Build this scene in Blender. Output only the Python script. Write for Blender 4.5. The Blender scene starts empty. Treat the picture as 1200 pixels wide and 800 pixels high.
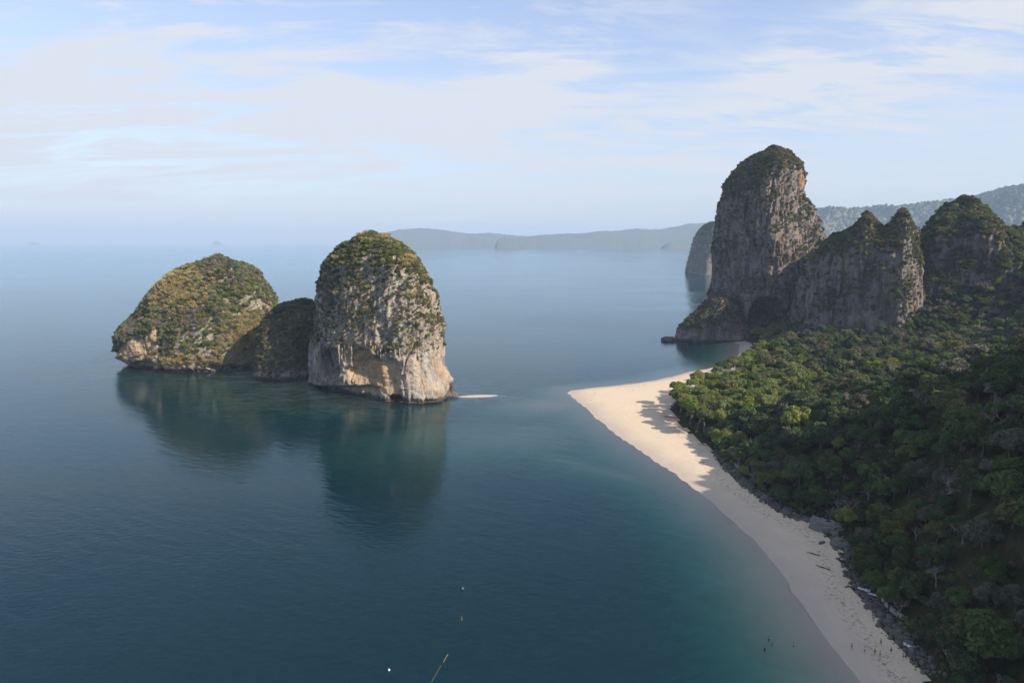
import bpy, math, random
import numpy as np
from mathutils import Vector

# ------------------------------------------------------------------ camera, light, sky
H = 110.0                       # drone height above the sea
PITCH = math.radians(8.32)
F = 800.0                       # focal length in pixels of the 1200 px photograph
SUN_AZ = math.radians(58)       # from straight behind the camera, turning to the right
SUN_EL = math.radians(33.5)
SC = bpy.context.scene
COL = SC.collection
cam = bpy.data.cameras.new('camera'); cam_o = bpy.data.objects.new('camera', cam); COL.objects.link(cam_o)
cam.lens = 24; cam.sensor_width = 36; cam.clip_start = 1; cam.clip_end = 80000
cam_o.location = (0, 0, H); cam_o.rotation_euler = (math.pi/2 - PITCH, 0, 0)
SC.camera = cam_o
SUN = Vector((math.sin(SUN_AZ)*math.cos(SUN_EL), -math.cos(SUN_AZ)*math.cos(SUN_EL), math.sin(SUN_EL)))
sl = bpy.data.lights.new('sun', 'SUN'); sl.energy = 3.5; sl.angle = math.radians(0.6); sl.color = (1.0, 0.87, 0.71)
so = bpy.data.objects.new('sun', sl); COL.objects.link(so); so.rotation_euler = SUN.to_track_quat('Z', 'Y').to_euler()
so.location = SUN*900
SC.view_settings.view_transform = 'Standard'; SC.view_settings.look = 'None'
SC.view_settings.exposure = 1.22; SC.view_settings.gamma = 1.0; SC.view_settings.use_curve_mapping = False
SC.render.engine = 'CYCLES'
cy = SC.cycles
cy.use_denoising = True; cy.denoiser = 'OPENIMAGEDENOISE'
cy.max_bounces = 6; cy.diffuse_bounces = 3; cy.glossy_bounces = 2; cy.transmission_bounces = 2
cy.transparent_max_bounces = 6; cy.volume_bounces = 0
cy.caustics_reflective = False; cy.caustics_refractive = False

def nd(nt, typ, ins=None, **props):
    n = nt.nodes.new(typ)
    for k, v in props.items(): setattr(n, k, v)
    for k, v in (ins or {}).items():
        s = n.inputs[k]
        if isinstance(v, bpy.types.NodeSocket): nt.links.new(v, s)
        elif isinstance(v, bpy.types.Node): nt.links.new(v.outputs[0], s)
        else: s.default_value = v
    return n
def mth(nt, op, a, b=None, c=None, clamp=False):
    ins = {0: a}
    if b is not None: ins[1] = b
    if c is not None: ins[2] = c
    return nd(nt, 'ShaderNodeMath', ins, operation=op, use_clamp=clamp).outputs[0]
def mixc(nt, f, a, b, bt='MIX'):
    n = nd(nt, 'ShaderNodeMix', None, data_type='RGBA', blend_type=bt)
    for i, v in ((0, f), (6, a), (7, b)):
        if isinstance(v, bpy.types.NodeSocket): nt.links.new(v, n.inputs[i])
        elif isinstance(v, (int, float)): n.inputs[i].default_value = v
        else: n.inputs[i].default_value = tuple(v) + ((1,) if len(v) == 3 else ())
    return n.outputs[2]
def ramp(nt, f, stops, interp='LINEAR'):
    n = nd(nt, 'ShaderNodeValToRGB', {0: f}); cr = n.color_ramp; cr.interpolation = interp
    while len(cr.elements) < len(stops): cr.elements.new(0.5)
    for e, (p, c) in zip(cr.elements, stops):
        e.position = p; e.color = (c, c, c, 1) if isinstance(c, (int, float)) else tuple(c) + (1,)
    return n.outputs[0]
def noise(nt, vec, scale, detail=4, rough=0.55, dist=0.0):
    return nd(nt, 'ShaderNodeTexNoise', {'Vector': vec, 'Scale': scale, 'Detail': detail, 'Roughness': rough, 'Distortion': dist}).outputs[0]
def vmul(nt, v, s):
    return nd(nt, 'ShaderNodeVectorMath', {0: v, 1: s}, operation='MULTIPLY').outputs[0]

def px_dir(u, v):
    """direction of a photograph pixel, camera looking along +Y"""
    dx, dz = (np.asarray(u, float)-600)/F, (400-np.asarray(v, float))/F
    c, s = math.cos(PITCH), math.sin(PITCH)
    return np.stack(np.broadcast_arrays(dx, c + dz*s, -s + dz*c), -1)
def px_plane(u, v, Y):
    d = px_dir(u, v); t = Y/d[..., 1]
    return d[..., 0]*t, H + d[..., 2]*t           # x, z
def px_sea(u, v, z=0.0):
    d = px_dir(u, v); t = (z-H)/d[..., 2]
    return d[..., 0]*t, d[..., 1]*t               # x, y

def px_of(x, y, z):
    c, s = math.cos(PITCH), math.sin(PITCH)
    D = y*c - (z-H)*s; U = y*s + (z-H)*c
    return 600 + F*x/D, 400 - F*U/D, D

W = bpy.data.worlds.new('World'); SC.world = W; W.use_nodes = True
nt = W.node_tree; nt.nodes.clear()
sky = nd(nt, 'ShaderNodeTexSky', sky_type='NISHITA', sun_disc=False, sun_elevation=SUN_EL,
         sun_rotation=math.pi - SUN_AZ, altitude=100, air_density=1.0, dust_density=1.0, ozone_density=1.0)
tc = nd(nt, 'ShaderNodeTexCoord').outputs['Generated']
sep = nd(nt, 'ShaderNodeSeparateXYZ', {0: tc})
az = mth(nt, 'ARCTAN2', sep.outputs[0], sep.outputs[1])
el = mth(nt, 'ARCSINE', sep.outputs[2])
# thin high cloud drawn out by the wind, on a plane overhead
zz = mth(nt, 'ADD', mth(nt, 'MAXIMUM', sep.outputs[2], 0.0), 0.16)
pl = nd(nt, 'ShaderNodeCombineXYZ', {0: mth(nt, 'DIVIDE', sep.outputs[0], zz), 1: mth(nt, 'DIVIDE', sep.outputs[1], zz), 2: 0.0}).outputs[0]
mp = nd(nt, 'ShaderNodeMapping', {'Vector': pl, 'Rotation': (0, 0, math.radians(-38)), 'Scale': (0.55, 1.7, 1)}).outputs[0]
nA = noise(nt, mp, 1.2, 9, 0.62, 1.2)
nB = noise(nt, mp, 3.6, 9, 0.68, 0.9)
wq = noise(nt, nd(nt, 'ShaderNodeMapping', {'Vector': pl, 'Scale': (0.9, 0.9, 1), 'Location': (3.1, 7.7, 0)}).outputs[0], 1.3, 4, 0.6)
waz = mth(nt, 'ADD', az, mth(nt, 'MULTIPLY', mth(nt, 'SUBTRACT', wq, 0.5), 0.30))
wel = mth(nt, 'ADD', el, mth(nt, 'MULTIPLY', mth(nt, 'SUBTRACT', nA, 0.5), 0.17))
total = None
# drifts of cirrus: pixel centre in the photograph, half sizes in radians, tilt, amount
for (u, v, a_, b_, rot, amt) in ((300, 50, .45, .15, -4, 1.0), (640, 85, .17, .05, 22, .8), (915, 118, .36, .05, 13, .95),
                                 (1090, 60, .20, .055, 16, .85), (1010, 22, .12, .018, 30, .5), (90, 120, .38, .13, 0, .6),
                                 (560, 190, .6, .06, 4, .28), (-420, 60, .5, .10, 5, .6), (1700, 90, .5, .09, 8, .6)):
    d = px_dir(u, v); d = d/np.linalg.norm(d)
    a0, e0 = math.atan2(d[0], d[1]), math.asin(d[2])
    X = mth(nt, 'SUBTRACT', waz, a0); Y = mth(nt, 'SUBTRACT', wel, e0)
    c, s = math.cos(math.radians(rot)), math.sin(math.radians(rot))
    xr = mth(nt, 'DIVIDE', mth(nt, 'ADD', mth(nt, 'MULTIPLY', X, c), mth(nt, 'MULTIPLY', Y, s)), a_)
    yr = mth(nt, 'DIVIDE', mth(nt, 'SUBTRACT', mth(nt, 'MULTIPLY', Y, c), mth(nt, 'MULTIPLY', X, s)), b_)
    r2 = mth(nt, 'ADD', mth(nt, 'MULTIPLY', xr, xr), mth(nt, 'MULTIPLY', yr, yr))
    g = mth(nt, 'MULTIPLY', mth(nt, 'EXPONENT', mth(nt, 'MULTIPLY', r2, -0.8)), amt)
    total = g if total is None else mth(nt, 'ADD', total, g)
streak = ramp(nt, mth(nt, 'ADD', mth(nt, 'MULTIPLY', nA, 0.6), mth(nt, 'MULTIPLY', nB, 0.4)), ((0.43, 0.0), (0.60, 1.0)))
over = mth(nt, 'MULTIPLY', ramp(nt, nA, ((0.36, 0.0), (0.62, 1.0))), ramp(nt, el, ((0.40, 0.0), (0.75, 1.0))))  # extra cirrus overhead, out of view, added for brighter neutral fill light
cov = mth(nt, 'ADD', mth(nt, 'MULTIPLY', total, mth(nt, 'ADD', mth(nt, 'MULTIPLY', streak, 1.05), 0.12)), mth(nt, 'MULTIPLY', over, 0.95), clamp=True)
veil = mth(nt, 'ADD', mth(nt, 'MULTIPLY', cov, 1.0), 0.07, clamp=True)
haz = mth(nt, 'MULTIPLY', mth(nt, 'EXPONENT', mth(nt, 'MULTIPLY', mth(nt, 'MAXIMUM', el, 0.0), -5.5)), 0.85)
blue = mixc(nt, 1.0, sky.outputs[0], (0.90, 0.90, 1.0), 'MULTIPLY')
skyc = mixc(nt, haz, blue, (2.45, 2.70, 3.12))          # milky air low over the sea, all round
skyc = mixc(nt, veil, skyc, (3.35, 3.50, 3.86))
bg = nd(nt, 'ShaderNodeBackground', {'Color': skyc, 'Strength': 0.098})
nd(nt, 'ShaderNodeOutputWorld', {0: bg})

# ------------------------------------------------------------------ numpy noise and mesh helpers
random.seed(7); RNG = np.random.default_rng(7)
PERM = np.random.default_rng(3).permutation(512).astype(np.int64)
GR = np.random.default_rng(5).normal(size=(512, 3)); GR /= np.linalg.norm(GR, axis=1)[:, None]
def perlin(p):
    p = np.asarray(p, float); i = np.floor(p).astype(np.int64); f = p - i
    u = f*f*f*(f*(f*6-15)+10); out = np.zeros(len(p))
    for dx in (0, 1):
        hx = PERM[(i[:, 0]+dx) & 511]
        for dy in (0, 1):
            hy = PERM[(hx + i[:, 1]+dy) & 511]
            for dz in (0, 1):
                g = GR[PERM[(hy + i[:, 2]+dz) & 511]]
                w = (u[:, 0] if dx else 1-u[:, 0])*(u[:, 1] if dy else 1-u[:, 1])*(u[:, 2] if dz else 1-u[:, 2])
                out += w*(g[:, 0]*(f[:, 0]-dx)+g[:, 1]*(f[:, 1]-dy)+g[:, 2]*(f[:, 2]-dz))
    return out*1.6
def fbm(p, sc, octv=3, seed=0.0, gain=0.5):
    q = np.asarray(p, float)/np.asarray(sc, float) + seed*17.31; a, s, t = 1.0, np.zeros(len(q)), 0.0
    for _ in range(octv):
        s += a*perlin(q); t += a; q = q*2.03 + 5.17; a *= gain
    return s/t
def sstep(a, b, x):
    t = np.clip((x-a)/(b-a), 0, 1); return t*t*(3-2*t)

def mesh_np(name, V, Fc, smooth=True):
    me = bpy.data.meshes.new(name); V = np.asarray(V, np.float32)
    n = len(Fc); k = Fc.shape[1]
    me.vertices.add(len(V)); me.vertices.foreach_set('co', V.ravel())
    me.loops.add(n*k); me.loops.foreach_set('vertex_index', np.ascontiguousarray(Fc, dtype=np.int32).ravel())
    me.polygons.add(n); me.polygons.foreach_set('loop_start', np.arange(0, n*k, k, dtype=np.int32))
    try: me.polygons.foreach_set('loop_total', np.full(n, k, np.int32))
    except Exception: pass
    me.update(calc_edges=True)
    me.polygons.foreach_set('use_smooth', np.full(n, smooth, bool))
    return me
def attr(me, name, vals, dom='POINT', typ='FLOAT'):
    a = me.attributes.new(name, typ, dom)
    a.data.foreach_set('vector' if typ == 'FLOAT_VECTOR' else 'value', np.ascontiguousarray(vals, np.int32 if typ == 'INT' else np.float32).ravel())
def link(name, me, mat=None, parent=None, loc=None):
    o = bpy.data.objects.new(name, me); COL.objects.link(o)
    if mat is not None and not me.materials: me.materials.append(mat)
    if parent is not None: o.parent = parent
    if loc is not None: o.location = loc
    return o
def tag(o, label=None, cat=None, group=None, kind=None):
    for k, v in (('label', label), ('category', cat), ('group', group), ('kind', kind)):
        if v: o[k] = v
    return o
def empty(name, loc=(0, 0, 0), rz=0.0, s=1.0):
    o = bpy.data.objects.new(name, None); COL.objects.link(o); o.location = loc; o.rotation_euler = (0, 0, rz); o.scale = (s,)*3
    return o
def grid_faces(nr, nc, wrap=False):
    r = np.arange(nr-1)[:, None]; c = np.arange(nc if wrap else nc-1)[None, :]; c2 = (c+1) % nc
    return np.stack(np.broadcast_arrays(r*nc+c, r*nc+c2, (r+1)*nc+c2, (r+1)*nc+c), -1).reshape(-1, 4)
def tubes(segs, sides=5):
    """segs: (p0, p1, r0, r1) -> verts, quads"""
    Vs, Fs, n = [], [], 0
    ang = np.arange(sides)*2*math.pi/sides
    for p0, p1, r0, r1 in segs:
        p0, p1 = np.asarray(p0, float), np.asarray(p1, float); d = p1-p0; d = d/(np.linalg.norm(d)+1e-9)
        a = np.cross(d, (0.3, 0.9, 0.1) if abs(d[2]) > .8 else (0, 0, 1)); a /= np.linalg.norm(a); b = np.cross(d, a)
        ring = np.cos(ang)[:, None]*a + np.sin(ang)[:, None]*b
        Vs.append(p0 + ring*r0); Vs.append(p1 + ring*r1)
        i = np.arange(sides); j = (i+1) % sides
        Fs.append(np.stack((n+i, n+j, n+sides+j, n+sides+i), -1)); n += 2*sides
    return np.concatenate(Vs), np.concatenate(Fs)
# ------------------------------------------------------------------ materials
def new_mat(name):
    m = bpy.data.materials.new(name); m.use_nodes = True; m.node_tree.nodes.clear(); return m, m.node_tree
def out(nt, sh): nd(nt, 'ShaderNodeOutputMaterial', {'Surface': sh})
def pos(nt): return nd(nt, 'ShaderNodeNewGeometry').outputs['Position']
def at(nt, n, typ='GEOMETRY'): return nd(nt, 'ShaderNodeAttribute', attribute_name=n, attribute_type=typ)

def rock_mat(name, light, mid, dark, warm, warm_amt=0.35, scrub=(0.06, 0.058, 0.028)):
    """limestone: vertical water streaks, tan and orange stains, pits; thin scrub where 'veg' says so"""
    m, nt = new_mat(name); P = pos(nt)
    tall = vmul(nt, P, (1, 1, 0.16))
    n1 = noise(nt, tall, 0.16, 6, 0.62, 0.4)
    n2 = noise(nt, tall, 0.55, 6, 0.65)
    n3 = noise(nt, P, 0.9, 7, 0.7)
    n4 = noise(nt, P, 0.05, 5, 0.6)
    c = ramp(nt, n1, ((0.30, dark), (0.44, mid), (0.56, light), (0.72, mid)))
    c = mixc(nt, ramp(nt, n2, ((0.50, 0.0), (0.66, 0.75))), c, dark)
    c = mixc(nt, mth(nt, 'MULTIPLY', ramp(nt, n3, ((0.40, 0.0), (0.62, 1.0))), 0.55), c, mixc(nt, n1, mid, light))
    w = mth(nt, 'ADD', mth(nt, 'MULTIPLY', ramp(nt, noise(nt, tall, 0.07, 6, 0.6, 0.6), ((0.50, 0.0), (0.66, 1.0))), warm_amt), at(nt, 'stain').outputs['Fac'], clamp=True)
    c = mixc(nt, w, c, mixc(nt, n2, warm, tuple(x*1.45 for x in warm)))
    c = mixc(nt, ramp(nt, n3, ((0.58, 0.0), (0.72, 0.7))), c, (0.035, 0.032, 0.03))
    zz = nd(nt, 'ShaderNodeSeparateXYZ', {0: P}).outputs[2]
    tide = ramp(nt, mth(nt, 'ADD', mth(nt, 'MULTIPLY', zz, 0.16), mth(nt, 'MULTIPLY', mth(nt, 'SUBTRACT', n1, 0.5), 0.6)), ((0.22, 0.9), (0.42, 0.0)))
    c = mixc(nt, tide, c, (0.045, 0.040, 0.032))        # oyster and weed band of the tide
    vg = mth(nt, 'MULTIPLY', at(nt, 'veg').outputs['Fac'], ramp(nt, noise(nt, P, 0.45, 5, 0.7), ((0.32, 0.25), (0.55, 1.0))), clamp=True)
    c = mixc(nt, vg, c, mixc(nt, n4, scrub, tuple(x*1.7 for x in scrub)))
    hgt = mth(nt, 'ADD', mth(nt, 'MULTIPLY', n3, 0.8), mth(nt, 'ADD', mth(nt, 'MULTIPLY', n2, 1.3), mth(nt, 'MULTIPLY', noise(nt, P, 3.0, 4, 0.7), 0.35)))
    bp = nd(nt, 'ShaderNodeBump', {'Height': hgt, 'Strength': 0.9, 'Distance': 1.4})
    out(nt, nd(nt, 'ShaderNodeBsdfPrincipled', {'Base Color': c, 'Roughness': 0.95, 'Specular IOR Level': 0.15, 'Normal': bp}))
    return m
M_ISL = rock_mat('limestone_island', (0.40, 0.37, 0.325), (0.235, 0.205, 0.17), (0.085, 0.075, 0.065), (0.37, 0.255, 0.135), 0.45, (0.10, 0.088, 0.042))
M_TOW = rock_mat('limestone_cliff', (0.245, 0.225, 0.21), (0.135, 0.118, 0.108), (0.05, 0.045, 0.043), (0.26, 0.17, 0.105), 0.40, (0.05, 0.05, 0.025))
M_FAR = rock_mat('limestone_far', (0.22, 0.21, 0.195), (0.12, 0.115, 0.105), (0.05, 0.05, 0.048), (0.25, 0.17, 0.10), 0.3, (0.06, 0.07, 0.04))

def leaf_mat(name, c0, c1, trans=0.25, var=0.35):
    m, nt = new_mat(name)
    r = nd(nt, 'ShaderNodeObjectInfo').outputs['Random']
    t = at(nt, 'tint').outputs['Fac']
    c = mixc(nt, t, c0, c1)
    c = nd(nt, 'ShaderNodeHueSaturation', {'Color': c, 'Hue': mth(nt, 'ADD', 0.485, mth(nt, 'MULTIPLY', r, 0.03)), 'Saturation': mth(nt, 'ADD', 0.82, mth(nt, 'MULTIPLY', mth(nt, 'FRACT', mth(nt, 'MULTIPLY', r, 7.3)), 0.3)),
            'Value': mth(nt, 'ADD', 1-var, mth(nt, 'MULTIPLY', mth(nt, 'FRACT', mth(nt, 'MULTIPLY', r, 13.7)), 2*var))}).outputs[0]
    a = nd(nt, 'ShaderNodeBsdfPrincipled', {'Base Color': c, 'Roughness': 0.7, 'Specular IOR Level': 0.25})
    b = nd(nt, 'ShaderNodeBsdfTranslucent', {'Color': mixc(nt, 0.5, c, (c1[0]*1.3, c1[1]*1.3, c1[2]*0.6))})
    out(nt, nd(nt, 'ShaderNodeMixShader', {0: trans, 1: a, 2: b}))
    return m
LEAF = {
    'dark green':   leaf_mat('leaf_dark_green', (0.034, 0.058, 0.020), (0.080, 0.118, 0.036)),
    'deep green':   leaf_mat('leaf_deep_green', (0.042, 0.074, 0.020), (0.100, 0.150, 0.038)),
    'bright green': leaf_mat('leaf_bright_green', (0.088, 0.124, 0.024), (0.185, 0.220, 0.050), 0.3),
    'yellow green': leaf_mat('leaf_yellow_green', (0.098, 0.124, 0.024), (0.205, 0.225, 0.05), 0.3),
    'olive':        leaf_mat('leaf_olive', (0.080, 0.086, 0.028), (0.160, 0.158, 0.056)),
    'grey green':   leaf_mat('leaf_grey_green', (0.085, 0.088, 0.060), (0.155, 0.155, 0.108)),
    'brown':        leaf_mat('leaf_brown', (0.095, 0.074, 0.050), (0.175, 0.140, 0.098)),
    'rust':         leaf_mat('leaf_rust', (0.15, 0.065, 0.04), (0.24, 0.11, 0.06)),
    'straw':        leaf_mat('dry_grass', (0.27, 0.215, 0.085), (0.46, 0.375, 0.17), 0.2, 0.15),
}
def plain(name, col, rough=0.8, spec=0.3, bump=None, var=0.25, vs=1.5):
    m, nt = new_mat(name); P = pos(nt)
    n = noise(nt, P, vs, 5, 0.6)
    rnd = nd(nt, 'ShaderNodeObjectInfo').outputs['Random']
    c = mixc(nt, mth(nt, 'ADD', mth(nt, 'MULTIPLY', n, 0.6), mth(nt, 'MULTIPLY', rnd, 0.4)), tuple(x*(1-1.4*var) for x in col), tuple(x*(1+1.4*var) for x in col))
    ins = {'Base Color': c, 'Roughness': rough, 'Specular IOR Level': spec}
    if bump: ins['Normal'] = nd(nt, 'ShaderNodeBump', {'Height': noise(nt, P, bump[0], 6, 0.65), 'Strength': 0.8, 'Distance': bump[1]})
    out(nt, nd(nt, 'ShaderNodeBsdfPrincipled', ins)); return m
M_BARK = plain('bark', (0.085, 0.065, 0.05))
M_PALEBARK = plain('pale_bark', (0.21, 0.185, 0.165))
M_TWIG = plain('twigs', (0.20, 0.165, 0.145), 0.9, 0.1)
M_BOULD = plain('boulder_rock', (0.11, 0.10, 0.092), 0.9, 0.2, (1.2, 0.5), 0.5, 0.7)
M_PALER = plain('pale_rock', (0.16, 0.15, 0.14), 0.9, 0.2, (0.7, 0.8), 0.45, 0.4)
M_WOOD = plain('driftwood', (0.09, 0.07, 0.055), 0.9, 0.1)

# sand: dry pale above the wash, damp and darker beside the water
m, nt = new_mat('sand'); M_SAND = m; P = pos(nt)
zpos = nd(nt, 'ShaderNodeSeparateXYZ', {0: P}).outputs[2]
nz = noise(nt, P, 0.06, 5, 0.6)
wet = ramp(nt, mth(nt, 'ADD', mth(nt, 'MULTIPLY', zpos, 0.45), mth(nt, 'MULTIPLY', mth(nt, 'SUBTRACT', nz, 0.5), 0.5)), ((0.12, 1.0), (0.62, 0.0)))
c = mixc(nt, nz, (0.49, 0.405, 0.30), (0.56, 0.465, 0.345))
c = mixc(nt, ramp(nt, noise(nt, P, 0.7, 6, 0.7), ((0.35, 0.25), (0.6, 0.0))), c, (0.40, 0.33, 0.265))
c = mixc(nt, mth(nt, 'MULTIPLY', wet, 0.7), c, (0.36, 0.30, 0.255))
# faint tide lines running along the beach
tl = nd(nt, 'ShaderNodeTexWave', {'Vector': nd(nt, 'ShaderNodeCombineXYZ', {0: mth(nt, 'ADD', zpos, mth(nt, 'MULTIPLY', nz, 0.5)), 1: 0.0, 2: 0.0}).outputs[0], 'Scale': 1.1, 'Distortion': 1.5, 'Detail': 3}).outputs[1]
c = mixc(nt, mth(nt, 'MULTIPLY', ramp(nt, tl, ((0.80, 0.0), (0.98, 1.0))), 0.07), c, (0.34, 0.275, 0.215))
wl = mth(nt, 'MULTIPLY', at(nt, 'wrack').outputs['Fac'], ramp(nt, noise(nt, P, 0.8, 6, 0.75), ((0.52, 0.0), (0.60, 1.0))))
c = mixc(nt, mth(nt, 'MULTIPLY', wl, 0.85), c, (0.10, 0.085, 0.07))
bh = mth(nt, 'ADD', mth(nt, 'MULTIPLY', noise(nt, P, 1.6, 5, 0.7), 0.4), mth(nt, 'MULTIPLY', noise(nt, P, 0.25, 3, 0.6), 1.2))
out(nt, nd(nt, 'ShaderNodeBsdfPrincipled', {'Base Color': c, 'Roughness': mth(nt, 'SUBTRACT', 0.95, mth(nt, 'MULTIPLY', wet, 0.3)), 'Specular IOR Level': 0.25,
        'Normal': nd(nt, 'ShaderNodeBump', {'Height': bh, 'Strength': 0.5, 'Distance': 0.35})}))
# sea bed: pale sand with brown weed and reef
m, nt = new_mat('seabed'); M_BED = m; P = pos(nt)
rf = mth(nt, 'MULTIPLY', at(nt, 'reef').outputs['Fac'], ramp(nt, noise(nt, vmul(nt, P, (0.6, 1.3, 1)), 0.10, 6, 0.7, 1.0), ((0.40, 0.15), (0.58, 1.0))), clamp=True)
c = mixc(nt, noise(nt, P, 0.05, 5, 0.6), (0.40, 0.345, 0.26), (0.50, 0.43, 0.33))
c = mixc(nt, rf, c, mixc(nt, noise(nt, P, 0.5, 5, 0.7), (0.075, 0.068, 0.028), (0.22, 0.175, 0.08)))
out(nt, nd(nt, 'ShaderNodeBsdfDiffuse', {'Color': c}))
# forest floor
m, nt = new_mat('forest_floor'); M_FLOOR = m; P = pos(nt)
c = ramp(nt, noise(nt, P, 0.12, 7, 0.7), ((0.32, (0.020, 0.026, 0.010)), (0.5, (0.045, 0.042, 0.02)), (0.68, (0.10, 0.078, 0.042))))
out(nt, nd(nt, 'ShaderNodeBsdfPrincipled', {'Base Color': c, 'Roughness': 1.0, 'Specular IOR Level': 0.0, 'Normal': nd(nt, 'ShaderNodeBump', {'Height': noise(nt, P, 0.8, 6, 0.7), 'Strength': 1.0, 'Distance': 1.0})}))

# sea: a mirror by Fresnel over a water body that takes the light with depth
m, nt = new_mat('sea_water'); M_SEA = m; P = pos(nt)
dep = at(nt, 'depth').outputs['Fac']
T = nd(nt, 'ShaderNodeCombineColor', {i: mth(nt, 'EXPONENT', mth(nt, 'MULTIPLY', dep, -k)) for i, k in enumerate((0.55, 0.20, 0.215))}).outputs[0]
body = mixc(nt, ramp(nt, noise(nt, P, 0.006, 4, 0.6), ((0.35, 0.0), (0.65, 1.0))), (0.0015, 0.016, 0.025), (0.002, 0.020, 0.028))
inv = nd(nt, 'ShaderNodeInvert', {'Color': T}).outputs[0]
dif = nd(nt, 'ShaderNodeBsdfDiffuse', {'Color': mixc(nt, 1.0, body, inv, 'MULTIPLY')})
tra = nd(nt, 'ShaderNodeBsdfTransparent', {'Color': T})
under = nd(nt, 'ShaderNodeAddShader', {0: tra, 1: dif})
# ripples: fine chop, crossing swell and calm slicks
chop = noise(nt, vmul(nt, P, (0.55, 1.0, 1)), 0.55, 3, 0.55)
rp = nd(nt, 'ShaderNodeMapping', {'Vector': P, 'Rotation': (0, 0, math.radians(33))}).outputs[0]
swell = noise(nt, vmul(nt, rp, (0.35, 1.0, 1)), 0.22, 3, 0.5)
slick = ramp(nt, noise(nt, vmul(nt, P, (0.25, 1.0, 1)), 0.008, 5, 0.62, 0.6), ((0.36, 0.25), (0.62, 1.0)))
hgt = mth(nt, 'ADD', mth(nt, 'MULTIPLY', chop, 0.30), mth(nt, 'MULTIPLY', swell, 0.55))
bp = nd(nt, 'ShaderNodeBump', {'Height': hgt, 'Strength': mth(nt, 'MULTIPLY', slick, 0.42), 'Distance': 1.0})
gl = nd(nt, 'ShaderNodeBsdfGlossy', {'Color': (0.78, 0.92, 1.0, 1), 'Roughness': mth(nt, 'ADD', 0.04, mth(nt, 'MULTIPLY', slick, 0.09)), 'Normal': bp})
fr = nd(nt, 'ShaderNodeFresnel', {'IOR': 1.33, 'Normal': bp})
out(nt, nd(nt, 'ShaderNodeMixShader', {0: mth(nt, 'POWER', fr.outputs[0], 1.12), 1: under, 2: gl}))

# ------------------------------------------------------------------ land, beach and sea bed as one height function
def poly_sd(px, py, poly):
    """signed distance, positive inside"""
    A = np.asarray(poly, float); B = np.roll(A, -1, 0)
    d2 = np.full(px.shape, 1e18); ins = np.zeros(px.shape, bool)
    for (ax, ay), (bx, by) in zip(A, B):
        ex, ey = bx-ax, by-ay; wx, wy = px-ax, py-ay
        t = np.clip((wx*ex+wy*ey)/(ex*ex+ey*ey+1e-12), 0, 1)
        d2 = np.minimum(d2, (wx-t*ex)**2+(wy-t*ey)**2)
        c = ((ay > py) != (by > py)) & (px < (bx-ax)*(py-ay)/((by-ay) + (1e-12 if by == ay else 0)) + ax)
        ins ^= c
    return np.where(ins, 1, -1)*np.sqrt(d2)
def smooth_poly(pts, n=3):
    p = np.asarray(pts, float)
    for _ in range(n):
        q = np.empty((2*len(p)-2, 2)); q[0::2] = .75*p[:-1]+.25*p[1:]; q[1::2] = .25*p[:-1]+.75*p[1:]
        p = np.concatenate((p[:1], q, p[-1:]))
    return p
WATER_PX = [(868, 404), (866, 416), (858, 426), (835, 431), (807, 436), (770, 446), (720, 452), (690, 455), (664, 458), (672, 465), (684, 474),
            (707, 496), (737, 518), (760, 535), (795, 556), (820, 574), (850, 600), (878, 625), (905, 655), (932, 694), (962, 738), (992, 777), (1008, 800), (1035, 850), (1075, 930)]
VEG_PX = [(896, 408), (882, 424), (856, 441), (828, 455), (806, 465), (792, 471), (785, 478), (799, 497), (818, 514), (836, 526), (843, 540), (862, 558), (884, 577), (908, 593), (930, 606),
          (955, 611), (975, 630), (988, 643), (998, 680), (1020, 708), (1044, 741), (1068, 766), (1097, 802), (1140, 870)]
wp = smooth_poly(np.stack(px_sea(*np.array(WATER_PX).T), -1), 2)
vp = smooth_poly(np.stack(px_sea(*np.array(VEG_PX).T, 2.4), -1), 2)
FARL = [(900, -300), (900, 1500), (420, 1500), (330, 1000), (275, 860)]
LAND = [(60, -300)] + FARL + [(248, 800)] + list(map(tuple, wp)) + [(100, 20)]
VEGP = [(160, -300)] + FARL + [(262, 780)] + list(map(tuple, vp)) + [(130, 20)]
CTRL = np.array([(130, 470, 3), (170, 420, 6), (150, 520, 4), (190, 560, 9), (225, 640, 14), (205, 500, 9), (137, 245, 22), (166, 262, 38), (194, 274, 47), (225, 302, 54), (172, 302, 32), (200, 332, 38), (188, 356, 20), (228, 400, 28), (240, 340, 39),
                 (150, 205, 42), (140, 170, 36), (205, 250, 65), (223, 225, 90), (185, 256, 52), (190, 165, 84), (250, 120, 122), (262, 200, 106), (270, 240, 86), (276, 290, 60), (292, 350, 44), (312, 410, 38), (345, 460, 34), (400, 555, 38), (300, 520, 20), (255, 480, 12), (330, 590, 22), (380, 500, 42),
                 (280, 700, 16), (265, 600, 16), (420, 700, 90), (520, 600, 130), (450, 395, 90), (540, 440, 130), (400, 250, 110), (330, 80, 110), (170, 60, 60), (350, 350, 80), (205, 455, 9), (480, 900, 60), (700, 700, 140), (800, 300, 80)], float)
def _rbf():
    X = CTRL[:, :2]; D = np.hypot(X[:, None, 0]-X[None, :, 0], X[:, None, 1]-X[None, :, 1])
    n = len(X); A = np.zeros((n+1, n+1)); A[:n, :n] = D; A[:n, n] = 1; A[n, :n] = 1
    return np.linalg.solve(A, np.append(CTRL[:, 2], 0))
RW = _rbf()
BUMPS = []                                  # sea bed shoals: x, y, radius x, radius y, angle, crest height
for (u, v, rx, ry, a, zc) in ((650, 474, 46, 30, 0, -0.12), (600, 510, 75, 40, 10, -1.0), (745, 560, 75, 9, -42, -0.75), (560, 464, 20, 5, 8, 0.5), (700, 540, 60, 30, -40, -2.0)):
    x, y = px_sea(u, v); BUMPS.append((float(x), float(y), rx, ry, math.radians(a), zc))
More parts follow.
